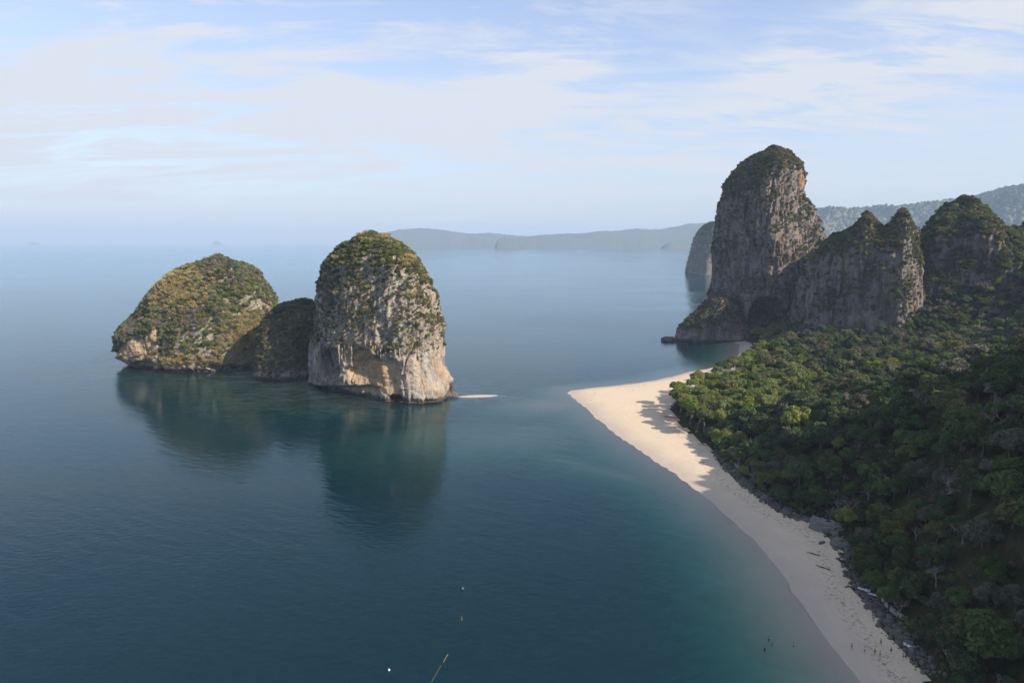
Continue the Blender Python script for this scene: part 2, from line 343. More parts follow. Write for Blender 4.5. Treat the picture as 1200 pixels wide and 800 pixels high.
ISL_FOOT = [(-255, 612, 78, 52), (-120, 500, 68, 46), (-185, 560, 50, 40)]
def height(x, y, full=False):
    x = np.asarray(x, float).ravel(); y = np.asarray(y, float).ravel(); P3 = np.stack((x, y, np.zeros_like(x)), -1)
    sdw = poly_sd(x, y, LAND) + 2.0*fbm(P3, 22, 3, 4.0); sdv = poly_sd(x, y, VEGP) + 1.6*fbm(P3, 9, 3, 9.0)
    D = np.hypot(x[:, None]-CTRL[None, :, 0], y[:, None]-CTRL[None, :, 1])
    hill = np.maximum(D @ RW[:-1] + RW[-1], 0)
    land = 2.6*(1-np.exp(-np.maximum(sdw, 0)/18))
    hill = hill*sstep(0, 42, sdv) + sstep(0, 5, sdv)*0.8
    hill += sstep(6, 40, sdv)*np.clip(hill, 0, 40)/40*(7*fbm(P3, 45, 3, 1.0) + 2.0*fbm(P3, 14, 3, 2.0))
    out_ = -np.minimum(sdw, 0)
    isl = np.full(x.shape, 1e9)
    for cx, cy_, rx, ry in ISL_FOOT: isl = np.minimum(isl, (np.hypot((x-cx)/rx, (y-cy_)/ry)-1)*(rx+ry)/2)
    sea = -(0.022*out_ + 0.0020*out_**2)
    sea_i = -(0.7 + 0.022*np.maximum(isl, 0) + 0.0010*np.maximum(isl, 0)**2) + 0.6*fbm(P3, (40, 14, 1), 3, 6.0)
    deep = -9 + 1.5*fbm(P3, (90, 60, 1), 3, 7.0)
    bed = np.maximum(np.maximum(sea, sea_i), deep)
    for bx, by, rx, ry, a, zc in BUMPS:
        dx, dy = x-bx, y-by; c, s = math.cos(a), math.sin(a)
        q = np.hypot((dx*c+dy*s)/rx, (dy*c-dx*s)/ry) + 0.25*fbm(P3, 18, 3, 8.0)
        bed = np.maximum(bed, zc - 1.6*np.maximum(q, 0)**2*(1 if zc < 0 else 0.55))
    h = np.where(sdw > 0, land + hill, np.minimum(bed, 0.5 if True else 0))
    h = np.where(sdw > 0, h, np.where(out_ < 1.5, np.minimum(h, -0.022*out_), h))
    if full: return h, sdw, sdv, isl
    return h
def lines(*parts): return np.unique(np.concatenate([np.arange(a, b, s) for a, b, s in parts]).round(3))
gx = lines((-520, -360, 16), (-360, -20, 6), (-20, 340, 2.4), (340, 480, 6), (480, 900, 20))
gy = lines((-60, 120, 14), (120, 620, 2.6), (620, 800, 6), (800, 1300, 20))
GX, GY = np.meshgrid(gx, gy)
gh, gsdw, gsdv, gisl = height(GX, GY, True)
GV = np.stack((GX.ravel(), GY.ravel(), gh), -1); GF = grid_faces(len(gy), len(gx))
fv, fw = gsdv[GF].max(1), gh[GF].max(1)
def sub_mesh(name, sel, mat, attrs):
    Fs = GF[sel]; used, inv_ = np.unique(Fs, return_inverse=True)
    me = mesh_np(name, GV[used], inv_.reshape(-1, 4))
    for k, v in attrs.items(): attr(me, k, v[used])
    return tag(link(name, me, mat), kind='structure')
is_hill = (fv > 0.8) & (fw > 0.2); is_sea = (fw <= 0.02) & ~is_hill
bar = (np.hypot((GV[:, 0]-BUMPS[3][0])/30, (GV[:, 1]-BUMPS[3][1])/12) < 1)
wrack = np.exp(-((gsdv+7)/2.5)**2)*sstep(-200, 420, 900-GV[:, 1])
sub_mesh('beach', ~is_hill & ~is_sea, M_SAND, {'wrack': wrack})
sub_mesh('seabed', is_sea, M_BED, {'reef': np.clip(sstep(75, 20, gisl) + 0.5*sstep(-1.0, -5, gh), 0, 1)})
sub_mesh('hillside', is_hill, M_FLOOR, {})
# the sea to the horizon
def spread(lo, hi, a, b, s, n):
    t = np.linspace(0, 1, n)[1:]
    up = b + (hi-b)*t**3.2; dn = a + (lo-a)*t**3.2
    return np.unique(np.concatenate((dn, np.arange(a, b, s), [b], up)).round(2))
sx = spread(-30000, 30000, -380, 300, 4.0, 26); sy = spread(-4000, 30000, 60, 720, 3.6, 26)
SX, SY = np.meshgrid(sx, sy); sh, ssdw, _, _ = height(SX, SY, True)
near = (np.abs(SX.ravel()) < 900) & (SY.ravel() < 1500)
me = mesh_np('sea', np.stack((SX.ravel(), SY.ravel(), np.zeros(SX.size)), -1), grid_faces(len(sy), len(sx)))
attr(me, 'depth', np.where(near, np.maximum(-sh, 0), 12.0))
tag(link('sea', me, M_SEA), kind='structure')
# a deep floor below the open sea
me = mesh_np('deep_seabed', [(-30000, -4000, -12), (30000, -4000, -12), (30000, 30000, -12), (-30000, 30000, -12)], np.array([[0, 1, 2, 3]]))
attr(me, 'reef', np.zeros(4)); tag(link('deep_seabed', me, M_BED), kind='structure')
# ------------------------------------------------------------------ limestone rocks
def section(pts, n):
    """closed plan curve through unit points (x right, y away from the camera), evenly spaced"""
    p = np.asarray(pts, float)
    for _ in range(3):
        q = np.roll(p, -1, 0); r = np.empty((2*len(p), 2)); r[0::2] = .75*p+.25*q; r[1::2] = .25*p+.75*q; p = r
    p[:, 0] = (p[:, 0]-p[:, 0].min())/np.ptp(p[:, 0])*2-1; p[:, 1] = (p[:, 1]-p[:, 1].min())/np.ptp(p[:, 1])*2-1
    c = np.concatenate((p, p[:1])); L = np.concatenate(([0], np.cumsum(np.hypot(*np.diff(c, axis=0).T))))
    s = np.linspace(0, L[-1], n, endpoint=False)
    return np.stack((np.interp(s, L, c[:, 0]), np.interp(s, L, c[:, 1])), -1)
def gnormals(V, nr, nc):
    G = V.reshape(nr, nc, 3); du = np.roll(G, -1, 1)-np.roll(G, 1, 1); dv = np.gradient(G, axis=0)
    N = np.cross(du, dv); return (N/(np.linalg.norm(N, axis=2, keepdims=True)+1e-9)).reshape(-1, 3)
class Rock: pass
def carve(V, u, v, w, h, e=2.0, soft=(1.25, 0.7)):
    """1 inside an oval niche whose mouth lies at photograph pixel u, v (half sizes in pixels), on the side facing the sea"""
    a, b, _ = px_of(V[:, 0], V[:, 1], V[:, 2])
    return sstep(soft[0], soft[1], (np.abs((a-u)/w)**e+np.abs((b-v)/h)**e)**(1/e))
def make_rock(L, R, Yc, dF, dB, sec, nr, nc, big=5, flute=1.8, ledge=1.2, small=0.8, gam=0.7, zb=-5, notch=3.0, crack=3.0, extra=None, seed=0, foot=None):
    """L, R: photograph pixels of the two outlines (base to top), seen at distance Yc; dF, dB: depth towards and away from the camera"""
    lx, lz = px_plane(*np.array(L, float).T, Yc); rx, rz = px_plane(*np.array(R, float).T, Yc)
    top = min(lz[-1], rz[-1])
    z = zb + (top-zb)*(1-(1-np.linspace(0, 1, 1500))**2.2)
    xl, xr = np.interp(z, lz, lx), np.interp(z, rz, rx)
    k = np.hanning(61); k /= k.sum()
    xl, xr = [np.convolve(np.pad(a, 30, 'edge'), k, 'valid') for a in (xl, xr)]
    hw = np.maximum((xr-xl)/2, 0.02); mid = (xr+xl)/2
    t0 = np.clip((top-z)/10, 0, 1)**0.5; hw = hw*np.maximum(t0, 0.001)
    shp = (hw/hw.max())**gam
    L_ = np.concatenate(([0], np.cumsum(np.hypot(np.diff(z), np.diff(hw)+0.35*np.diff(shp*dF)))))
    s = np.linspace(0, L_[-1], nr); z, hw, mid, shp = [np.interp(s, L_, a) for a in (z, hw, mid, shp)]
    S = section(sec, nc)
    X = mid[:, None]+hw[:, None]*S[None, :, 0]
    Y = Yc + shp[:, None]*np.where(S[:, 1] < 0, dF, dB)[None, :]*S[None, :, 1]
    V = np.stack((X, Y, np.broadcast_to(z[:, None], X.shape)), -1).reshape(-1, 3)
    fade = sstep(0, 12, hw)[:, None].repeat(nc, 1).ravel()
    N = gnormals(V, nr, nc); Nh = N*np.array((1, 1, 0.5))
    d = big*fbm(V, (38, 38, 55), 3, seed+1.3) + 0.9*big*fbm(V, (17, 17, 26), 3, seed+2.1)
    f = fbm(V, (6.5, 6.5, 60), 3, seed+3.7); d += flute*(0.35-2.2*np.abs(f)) - 0.8
    q = fbm(V, (20, 20, 90), 3, seed+9.1); d -= crack*np.exp(-(q/0.035)**2)*(0.4+fbm(V, (30, 30, 30), 2, seed+9.7).clip(0, 1)*1.5)
    V = V + Nh*(d*fade)[:, None]
    N = gnormals(V, nr, nc)
    d = 0.55*ledge*fbm(V, (14, 14, 7), 3, seed+4.4) + small*fbm(V, 5, 3, seed+5.2) + 0.45*small*fbm(V, 1.8, 2, seed+6.5)
    steep = 1-np.clip(N[:, 2], 0, 1)
    V = V + N*(d*(0.35+0.65*steep)*fade)[:, None]
    r = Rock(); r.stain = np.zeros(len(V))
    if extra: V = extra(V, r)
    if notch: 
        nb = np.exp(-((V[:, 2]-1.2)/1.7)**2)*notch*(0.65+0.6*fbm(V, (14, 14, 30), 2, seed+8.8))
        V = V - (N*np.array((1, 1, 0)))*nb[:, None]
    Fc = grid_faces(nr, nc, True)
    r.V, r.F, r.nr, r.nc = V, Fc, nr, nc; r.N = gnormals(V, nr, nc); r.seed = seed
    r.top = top
    return r
def finish_rock(r, name, mat, veg, parent=None):
    # close the top with a fan of quads into one point
    top = r.V.reshape(r.nr, r.nc, 3)[-1].mean(0); b = (r.nr-1)*r.nc; i = np.arange(r.nc)
    V = np.concatenate((r.V, top[None])); n = len(r.V)
    cap = np.stack((b+i, b+(i+1) % r.nc, np.full(r.nc, n), np.full(r.nc, n)), -1)
    Fq = r.F; me = bpy.data.meshes.new(name)
    loops = np.concatenate((Fq.ravel(), cap[:, :3].ravel())); tot = np.concatenate((np.full(len(Fq), 4), np.full(r.nc, 3)))
    me.vertices.add(len(V)); me.vertices.foreach_set('co', V.astype(np.float32).ravel())
    me.loops.add(len(loops)); me.loops.foreach_set('vertex_index', loops.astype(np.int32))
    me.polygons.add(len(tot)); me.polygons.foreach_set('loop_start', np.concatenate(([0], np.cumsum(tot)[:-1])).astype(np.int32))
    me.update(calc_edges=True); me.polygons.foreach_set('use_smooth', np.ones(len(tot), bool))
    r.veg = veg
    attr(me, 'veg', np.append(veg, 1.0)); attr(me, 'stain', np.append(r.stain, 0.0))
    return link(name, me, mat, parent)
def veg_of(r, lo=0.15, hi=0.55, nz_amt=0.5, z0=6, bias=0.0):
    """how much scrub a rock face carries: ledges and gentle ground, broken by noise"""
    v = sstep(lo, hi, r.N[:, 2] + nz_amt*fbm(r.V, (24, 24, 18), 4, r.seed+11) + 0.25*fbm(r.V, 6, 3, r.seed+12) + bias)
    return v*sstep(z0, z0+8, r.V[:, 2])

ROUND = [(1, 0), (.75, .8), (0, 1), (-.75, .8), (-1, 0), (-.8, -.75), (0, -1), (.8, -.75)]
# --- the broad island with the overhanging end
def ex1(V, r):
    front = V[:, 1] < 625
    a, b, _ = px_of(V[:, 0], V[:, 1], V[:, 2])
    g = np.exp(-((a-186-0.06*(b-400))/1.8)**2)*sstep(380, 392, b)*front; V = V + np.stack((0*g, g*7, 0*g), -1)     # dark crack
    r.stain = np.clip(np.maximum(0.95*carve(V, 160, 408, 18, 11)*front, carve(V, 177, 397, 6, 11)*front) + 0.35*sstep(424, 430, b)*front, 0, 1)*(0.7+0.5*fbm(V, 6, 3, 77))
    sl = np.maximum.reduce([carve(V, u, 430, w_, 2.6, 3) for u, w_ in ((252, 9), (271, 9), (287, 6))])*front
    un = carve(V, 168, 428, 14, 5)*front
    return V + np.stack((0*g, sl*10+un*6, 0*g), -1)
L1 = [(166, 440), (164, 430), (160, 427), (147, 419), (140, 405), (141, 392), (148, 380), (165, 366), (179, 350), (190, 334), (207, 319), (224, 311), (239, 302), (254, 298)]
R1 = [(318, 440), (320, 420), (322, 405), (324, 390), (324, 372), (320, 354), (312, 338), (302, 322), (289, 312), (273, 304), (258, 298)]
S1 = [(1, -.1), (.85, .8), (0, 1), (-.8, .8), (-1, .1), (-.85, -.55), (-.35, -.95), (.5, -1), (.95, -.7)]
r1 = make_rock(L1, R1, 618, 50, 48, S1, 250, 520, big=5.5, flute=0.7, ledge=1.8, small=1.6, gam=0.8, notch=3.2, extra=ex1, seed=1)
# --- the tall island with the stalactite alcove
def ex2(V, r):
    front = V[:, 1] < 545
    C = lambda *q, **k: carve(V, *q, **k)*front
    slot = C(385, 426, 12, 17, 3.0, soft=(1.2, .85)); bowl = C(440, 440, 30, 22); tan = C(424, 420, 11, 11, 2.5, soft=(1.15, .8)); hole = C(463, 467, 7, 4.5); und = C(395, 462, 45, 9, 4)
    r.stain = np.clip(0.8*C(440, 442, 34, 22)+0.9*tan+0.3*C(512, 410, 6, 40), 0, 0.95)*(0.75+0.45*fbm(V, (5, 5, 12), 3, 78))
    nz_ = 0.7+0.6*fbm(V, (5, 5, 16), 3, 31)
    return V + np.stack((slot*9*nz_ + und*2, slot*15*nz_ + bowl*4.0*sstep(400, 425, px_of(V[:, 0], V[:, 1], V[:, 2])[1]) + tan*4 + hole*10 + und*5, 0*slot), -1)
L2 = [(356, 470), (355, 445), (353, 430), (354, 410), (358, 390), (364, 364), (369, 340), (376, 326), (381, 309), (396, 290), (418, 276), (430, 273)]
R2 = [(536, 470), (534, 457), (528, 438), (521, 421), (519, 398), (517, 375), (511, 349), (504, 329), (497, 312), (485, 297), (466, 285), (446, 274), (434, 273)]
S2 = [(1, -.2), (.9, .65), (.2, 1), (-.6, .9), (-1, .45), (-.9, -.05), (-.45, -.5), (.15, -.85), (.7, -1), (.97, -.75)]
r2 = make_rock(L2, R2, 512, 54, 44, S2, 300, 560, big=6.0, flute=0.8, ledge=2.2, small=1.8, gam=0.75, notch=2.6, extra=ex2, seed=2)
# --- the low wooded neck between the two
L3 = [(300, 445), (302, 420), (306, 390), (313, 370), (322, 358), (334, 352)]
R3 = [(384, 450), (384, 420), (384, 390), (382, 365), (374, 346), (360, 342)]
r3 = make_rock(L3, R3, 566, 34, 40, ROUND, 130, 260, big=4, flute=1.5, gam=0.6, seed=3)
# --- the great tower at the end of the beach
def ex4(V, r):
    front = V[:, 1] < 800
    C = lambda *q, **k: carve(V, *q, **k)*front
    cave = C(901, 384, 22, 34, 2.4, soft=(1.15, .8)); cl = C(878, 252, 5, 20); c3 = C(928, 376, 9, 15); ar = C(868, 366, 7, 22)
    nz_ = 0.75+0.5*fbm(V, (8, 8, 20), 3, 41)
    r.stain = np.clip(1.0*C(941, 205, 5, 15), 0, 1)
    return V + np.stack((0*cave, cave*46*nz_ + cl*10 + c3*14 + ar*8*nz_, 0*cave), -1)
L4 = [(834, 412), (836, 380), (838, 350), (842, 326), (843, 290), (844, 261), (847, 238), (858, 211), (877, 188), (899, 172)]
R4 = [(985, 412), (982, 380), (976, 340), (968, 300), (963, 280), (957, 260), (949, 244), (940, 224), (943, 204), (939, 191), (922, 175), (904, 171)]
S4 = [(1, .1), (.8, .9), (0, 1), (-.8, .8), (-1, .35), (-.78, -.25), (-.35, -.95), (-.1, -1), (.35, -.75), (.9, -.35)]
r4 = make_rock(L4, R4, 785, 62, 60, S4, 400, 560, big=6.5, flute=2.2, ledge=1.2, small=1.3, gam=0.7, notch=2.0, extra=ex4, seed=4)
# --- the fluted block beside it
def ex5(V, r):
    # two horns with a saddle between them
    u = px_of(V[:, 0], V[:, 1], V[:, 2])[0]; t = sstep(95, 132, V[:, 2])
    horn = 9*np.exp(-((u-1014)/7)**2)+10*np.exp(-((u-1058)/8)**2)-9*np.exp(-((u-1036)/8)**2)-7*np.exp(-((u-990)/10)**2)
    V = V.copy(); V[:, 2] += t*(horn + 5*fbm(V, (7, 7, 1e9), 3, 55)); return V
L5 = [(950, 430), (953, 380), (957, 330), (964, 300), (972, 288), (986, 279), (1000, 268), (1014, 257), (1030, 257)]
R5 = [(1082, 430), (1080, 380), (1074, 330), (1071, 300), (1068, 280), (1065, 262), (1050, 257), (1040, 257)]
S5 = [(1, .2), (.7, 1), (-.5, 1), (-1, .5), (-.9, -.1), (-.45, -.45), (.1, -.95), (.3, -1), (.62, -.6), (.95, -.5)]
r5 = make_rock(L5, R5, 635, 44, 50, S5, 260, 440, big=5, flute=2.6, ledge=1.0, small=1.2, gam=0.45, notch=0, seed=5, zb=0, extra=ex5)
# --- the wooded peak
L6 = [(1040, 440), (1056, 380), (1066, 330), (1073, 300), (1084, 276), (1097, 259), (1115, 246), (1126, 235), (1132, 230)]
R6 = [(1330, 440), (1300, 400), (1270, 350), (1230, 312), (1197, 291), (1186, 278), (1168, 264), (1155, 259), (1149, 252), (1142, 238), (1136, 230)]
S6 = [(1, 0), (.7, .9), (-.2, 1), (-.9, .7), (-1, .1), (-.8, -.4), (-.35, -.6), (-.05, -1), (.4, -.85), (.85, -.6)]
def ex6(V, r):
    x0, z0 = px_plane(1141, 264, 560); r.stain = np.clip(1.1*np.exp(-(((V[:, 0]-x0)/6)**2+((V[:, 2]-z0)/6)**2)), 0, 1); return V
r6 = make_rock(L6, R6, 640, 60, 60, S6, 260, 480, big=8, flute=3.2, ledge=1.5, small=1.2, gam=0.6, notch=0, seed=6, zb=0, extra=ex6)
# --- pale rib standing behind the cleft
L7 = [(1070, 330), (1072, 300), (1079, 280), (1086, 266)]
R7 = [(1130, 330), (1124, 300), (1110, 276), (1092, 264)]
r7 = make_rock(L7, R7, 720, 30, 30, ROUND, 120, 200, big=4, flute=2.4, gam=0.5, notch=0, seed=7, zb=0)

# --- dark wall tying the tower to the fluted block
L9 = [(922, 412), (927, 370), (936, 330), (944, 302), (952, 293)]
R9 = [(1030, 412), (1026, 370), (1012, 320), (990, 290), (966, 284)]
r9 = make_rock(L9, R9, 712, 34, 40, ROUND, 160, 260, big=5, flute=2.4, small=1.3, gam=0.4, notch=0, seed=9, zb=0)
# --- rocky toe running down into the sea
L8 = [(780, 408), (790, 398), (795, 386), (806, 373), (820, 360), (828, 346)]
R8 = [(880, 408), (878, 390), (872, 370), (862, 350), (846, 336), (836, 338)]
r8 = make_rock(L8, R8, 770, 26, 36, ROUND, 110, 240, big=5, flute=1.2, ledge=1.6, small=1.6, gam=0.6, notch=1.0, seed=8)
VEG = {}
isl1 = empty('limestone_island', (-255, 612, 0)); tag(isl1, 'broad dome-shaped limestone island with green scrub and an overhanging orange end', 'island')
isl2 = empty('limestone_island', (-120, 505, 0)); tag(isl2, 'tall round-topped limestone island with stalactites above a pale tan alcove', 'island')
tower = empty('limestone_cliff', (260, 785, 0)); tag(tower, 'tallest limestone tower with green cap and dark cave at its foot', 'cliff')
block = empty('limestone_cliff', (270, 655, 0)); tag(block, 'fluted grey limestone block with two-horned top next to the tallest tower', 'cliff')
peak = empty('limestone_cliff', (420, 600, 0)); tag(peak, 'pointed bush-covered limestone peak above the forested hillside', 'cliff')
rib = empty('limestone_cliff', (380, 720, 0)); tag(rib, 'small pale rock rib seen through the cleft beside the pointed peak', 'cliff')
def put(r, par, name, mat, veg):
    r.obj = finish_rock(r, name, mat, veg); r.obj.parent = par; r.obj.location = -par.location
put(r1, isl1, 'rock', M_ISL, veg_of(r1, 0.0, 0.5, 0.6, 9, 0.08)*(1-sstep(0.15, 0.5, r1.stain)))
put(r3, isl1, 'wooded_neck', M_ISL, veg_of(r3, -0.3, 0.2, 0.4, 4, 0.3))
v2 = veg_of(r2, 0.06, 0.62, 0.75, 30, 0.0); v2 *= 1-0.9*sstep(0.1, 0.5, r2.stain)
put(r2, isl2, 'rock', M_ISL, v2)
put(r4, tower, 'rock', M_TOW, veg_of(r4, 0.15, 0.6, 0.5, 20, 0.0))
put(r9, block, 'linking_wall', M_TOW, veg_of(r9, 0.2, 0.7, 0.6, 15, 0.0))
put(r8, tower, 'rocky_toe', M_TOW, veg_of(r8, 0.1, 0.6, 0.6, 8, 0.05))
put(r5, block, 'rock', M_TOW, veg_of(r5, 0.1, 0.7, 0.7, 15, 0.0))
put(r6, peak, 'rock', M_TOW, veg_of(r6, 0.12, 0.55, 0.65, 15, 0.05))
put(r7, rib, 'rock', M_ISL, veg_of(r7, 0.2, 0.7, 0.5, 15, 0.0))
# stalactites hanging over the alcove of the tall island
from mathutils.bvhtree import BVHTree
def bvh_of(r): return BVHTree.FromPolygons(r.V.tolist(), r.F.tolist())
B2 = bvh_of(r2)
st_me = []
for k in range(4):
    rows, nseg = 7, 7; rng = np.random.default_rng(50+k); Vv = []
    for i in range(rows):
        t = i/(rows-1); rad = (1-t)**0.8*(1+0.25*math.sin(9*t+k)) + 0.03
        for j in range(nseg):
            a = 2*math.pi*j/nseg; q = rad*(1+0.25*rng.normal())
            Vv.append((q*math.cos(a)+0.15*t*rng.normal(), q*math.sin(a), -t))
    st_me.append(mesh_np('stalactite', Vv, grid_faces(rows, nseg, True))); st_me[-1].materials.append(M_ISL)
    attr(st_me[-1], 'veg', np.zeros(rows*nseg)); attr(st_me[-1], 'stain', np.full(rows*nseg, 0.45))
SPOTS = [(375, 408, 30, 2.2), (379, 407, 14, 1.6), (383, 406, 9, 1.4), (388, 406, 12, 1.4), (392, 407, 10, 1.3), (397, 408, 24, 1.9), (401, 412, 16, 1.4), (404, 408, 20, 1.6), (409, 407, 16, 1.6), (412, 410, 12, 1.3),
         (377, 443, 12, 1.6), (382, 446, 9, 1.3), (387, 444, 10, 1.5), (391, 447, 8, 1.2), (395, 445, 9, 1.3), (403, 443, 12, 1.7), (363, 434, 8, 1.4), (368, 438, 8, 1.4), (372, 440, 9, 1.4),
         (416, 404, 8, 1.3), (428, 402, 8, 1.6), (434, 404, 6, 1.3), (440, 406, 10, 1.4), (446, 412, 12, 1.6), (452, 414, 9, 1.5), (458, 415, 9, 1.4), (463, 413, 11, 1.5), (468, 412, 16, 1.7), (473, 424, 18, 1.6), (476, 440, 14, 1.4)]
for i, (u, v, ln, rd) in enumerate(SPOTS):
    d = Vector(px_dir(u, v)).normalized(); hit = B2.ray_cast(Vector((0, 0, H)), d)
    if hit[0] is None: continue
    p = hit[0] - d*0.6*rd
    o = link('stalactite', st_me[i % 4], None, isl2); o.location = (p[0]+120, p[1]-505, p[2]+2.5); o.scale = (rd*0.42, rd*0.42, ln*0.62); o.rotation_euler = (0, 0, i*1.7)
# --- far islands and ridges: long backs with real depth behind their outline
def ridge(name, prof, Y, dep, mat, label, cat='island', rough=10, nx=160, ny=26, base=-3, bury=0.0, cliff=0.35, seed=0.0, bump=(60, 8)):
    pr = np.array(prof, float); us = np.linspace(pr[0, 0], pr[-1, 0], nx); vs = np.interp(us, pr[:, 0], pr[:, 1])
    x, z = px_plane(us, vs, Y); s = np.linspace(-1, 1, ny)
    ends = np.clip(np.minimum(np.arange(nx), np.arange(nx)[::-1])/4, 0, 1)**0.5
    sh = 1-np.abs(s)**(1/cliff if cliff else 2)
    X = np.broadcast_to(x[None], (ny, nx)); Yg = Y + dep*s[:, None]*(0.6+0.4*ends[None]) + 0*X
    Z = base + (z[None]-base)*sh[:, None]*ends[None]
    V = np.stack((X, Yg, Z), -1).reshape(-1, 3)
    edge = np.clip(sh*4, 0, 1)[:, None].repeat(nx, 1).ravel()
    V[:, 2] += edge*(rough*fbm(V, (bump[0], bump[0], 1e9), 4, seed) + bump[1]*fbm(V, (bump[0]/5, bump[0]/5, 1e9), 3, seed+1))
    V[:, 1] += edge*rough*1.5*fbm(V, (bump[0], bump[0], bump[0]), 3, seed+2)
    V[:, 2] = np.maximum(V[:, 2], base)
    r = Rock(); r.V, r.F = V, grid_faces(ny, nx); du = np.gradient(V.reshape(ny, nx, 3), axis=1); dv = np.gradient(V.reshape(ny, nx, 3), axis=0)
    N = np.cross(du, dv).reshape(-1, 3); r.N = N/(np.linalg.norm(N, axis=1)[:, None]+1e-9); r.seed = seed
    me = mesh_np(name, V, r.F); r.veg = np.clip(sstep(0.25, 0.6, r.N[:, 2]+0.3*fbm(V, 60, 3, seed+5)) + (0.25 if cat == 'headland' else 0.4), 0, 1); attr(me, 'veg', r.veg); attr(me, 'stain', np.zeros(len(V)))
    r.obj = tag(link(name, me, mat), label, cat); return r
rC = ridge('limestone_headland', [(812, 321), (815, 300), (820, 276), (826, 266), (834, 261), (850, 262), (870, 262), (890, 266)], 2330, 130, M_FAR, 'grey cliff headland standing in the sea behind the tallest tower', 'headland', 8, 120, 60, -3, cliff=0.2, seed=21.0, bump=(50, 6))
rA = ridge('limestone_ridge', [(880, 270), (930, 255), (950, 248), (971, 246), (997, 251), (1010, 252), (1023, 243), (1044, 247), (1060, 242), (1081, 240), (1107, 236), (1140, 238), (1180, 246), (1240, 252)], 6500, 700, M_FAR, 'long blue-grey wooded limestone ridge far behind the cleft', 'ridge', 50, 340, 60, -3, cliff=0.22, seed=22.0, bump=(190, 46))
rB = ridge('limestone_ridge', [(1120, 262), (1140, 243), (1150, 235), (1173, 227), (1200, 219), (1240, 214), (1290, 225), (1350, 240)], 5500, 620, M_FAR, 'high dark wooded ridge rising behind the pointed peak', 'ridge', 46, 280, 60, -3, cliff=0.22, seed=23.0, bump=(180, 42))
M_HILL = plain('far_forest', (0.07, 0.085, 0.06), 1.0, 0.0, (0.03, 8), 0.4, 0.01)
rD = ridge('far_hill', [(440, 286), (452, 274), (470, 269), (500, 268), (530, 271), (550, 274), (575, 273), (600, 276), (620, 278), (650, 281)], 14000, 1000, M_HILL, 'low flat-topped blue hill on the horizon behind the tall island', 'hill', 25, 160, 20, -3, seed=24.0, bump=(700, 26))
rE = ridge('far_hill', [(585, 284), (610, 278), (640, 275), (680, 274), (700, 271), (730, 270), (745, 268), (765, 269), (785, 267), (805, 263), (825, 262), (850, 262), (880, 264)], 13000, 1100, M_HILL, 'long undulating blue hill on the horizon ending behind the grey headland', 'hill', 25, 220, 20, -3, seed=25.0, bump=(700, 26))
rF = ridge('far_islet', [(579, 285), (584, 280), (592, 278), (600, 279), (612, 282), (622, 285)], 11000, 250, M_HILL, 'small dark islet in front of the meeting blue hills', 'island', 8, 40, 14, -3, seed=26.0, bump=(200, 6))
rG = ridge('far_islet', [(31, 286.5), (35, 285), (38, 283), (41, 284), (45, 286.5)], 26000, 180, M_HILL, 'tiny peaked islet alone on the open horizon', 'island', 5, 24, 12, -3, seed=27.0, bump=(150, 4))
rH = ridge('far_islet', [(247, 286.5), (250, 284.5), (253, 282.5), (257, 283.5), (261, 286.5)], 25000, 180, M_HILL, 'tiny islet on the horizon just above the broad island', 'island', 5, 24, 12, -3, seed=28.0, bump=(150, 4))
rI = ridge('far_mountain', [(940, 256), (955, 249), (970, 246), (985, 242), (988, 243), (990, 252), (996, 262)], 8500, 400, M_HILL, 'pale blue flat-topped mountain peeping over the wooded ridge', 'mountain', 15, 60, 16, -3, seed=29.0, bump=(300, 8))
rJ = ridge('far_spit', [(775, 287), (785, 284), (800, 283), (830, 283), (860, 283), (880, 287)], 10500, 250, M_HILL, 'low wooded spit in the haze beside the grey headland', 'island', 4, 60, 12, -3, seed=30.0, bump=(150, 4))
# ------------------------------------------------------------------ plants
def crown_mesh(name, seed, n=3200, lobes=16, leaf=0.085, squash=0.75, spread=0.70, lr=(0.19, 0.38)):
    """unit crown (radius about 1, centre at z 0) of small bent leaf sprays on uneven lobes"""
    rng = np.random.default_rng(seed)
    d = rng.normal(size=(lobes, 3)); d /= np.linalg.norm(d, axis=1)[:, None]; d[:, 2] = np.abs(d[:, 2])*1.1-0.25
    C = d*spread*(0.55+0.55*rng.random((lobes, 1))); C[:, 2] *= squash; Rr = lr[0]+(lr[1]-lr[0])*rng.random(lobes)
    k = rng.choice(lobes, n, p=Rr**2/np.sum(Rr**2))
    q = rng.normal(size=(n, 3)); q /= np.linalg.norm(q, axis=1)[:, None]; q[:, 2] = np.where(q[:, 2] < -0.3, -q[:, 2], q[:, 2])
    rad = Rr[k]*(0.72+0.36*rng.random(n))
    P = C[k] + q*rad[:, None]*np.array((1, 1, 0.85))
    nrm = q + 0.75*rng.normal(size=(n, 3)); nrm[:, 2] += 0.35; nrm /= np.linalg.norm(nrm, axis=1)[:, None]
    a = np.cross(nrm, rng.normal(size=(n, 3))); a /= np.linalg.norm(a, axis=1)[:, None]; b = np.cross(nrm, a)
    s = leaf*(0.6+0.9*rng.random((n, 1)))
    V = np.stack((P-a*s, P-b*s*0.55+nrm*s*0.2, P+a*s, P+b*s*0.55+nrm*s*0.2), 1).reshape(-1, 3)
    me = mesh_np(name, V, np.arange(4*n).reshape(n, 4), False)
    lt = rng.random(lobes)[k]*0.75 + rng.random(n)*0.25
    attr(me, 'tint', np.repeat(lt, 4)); return me
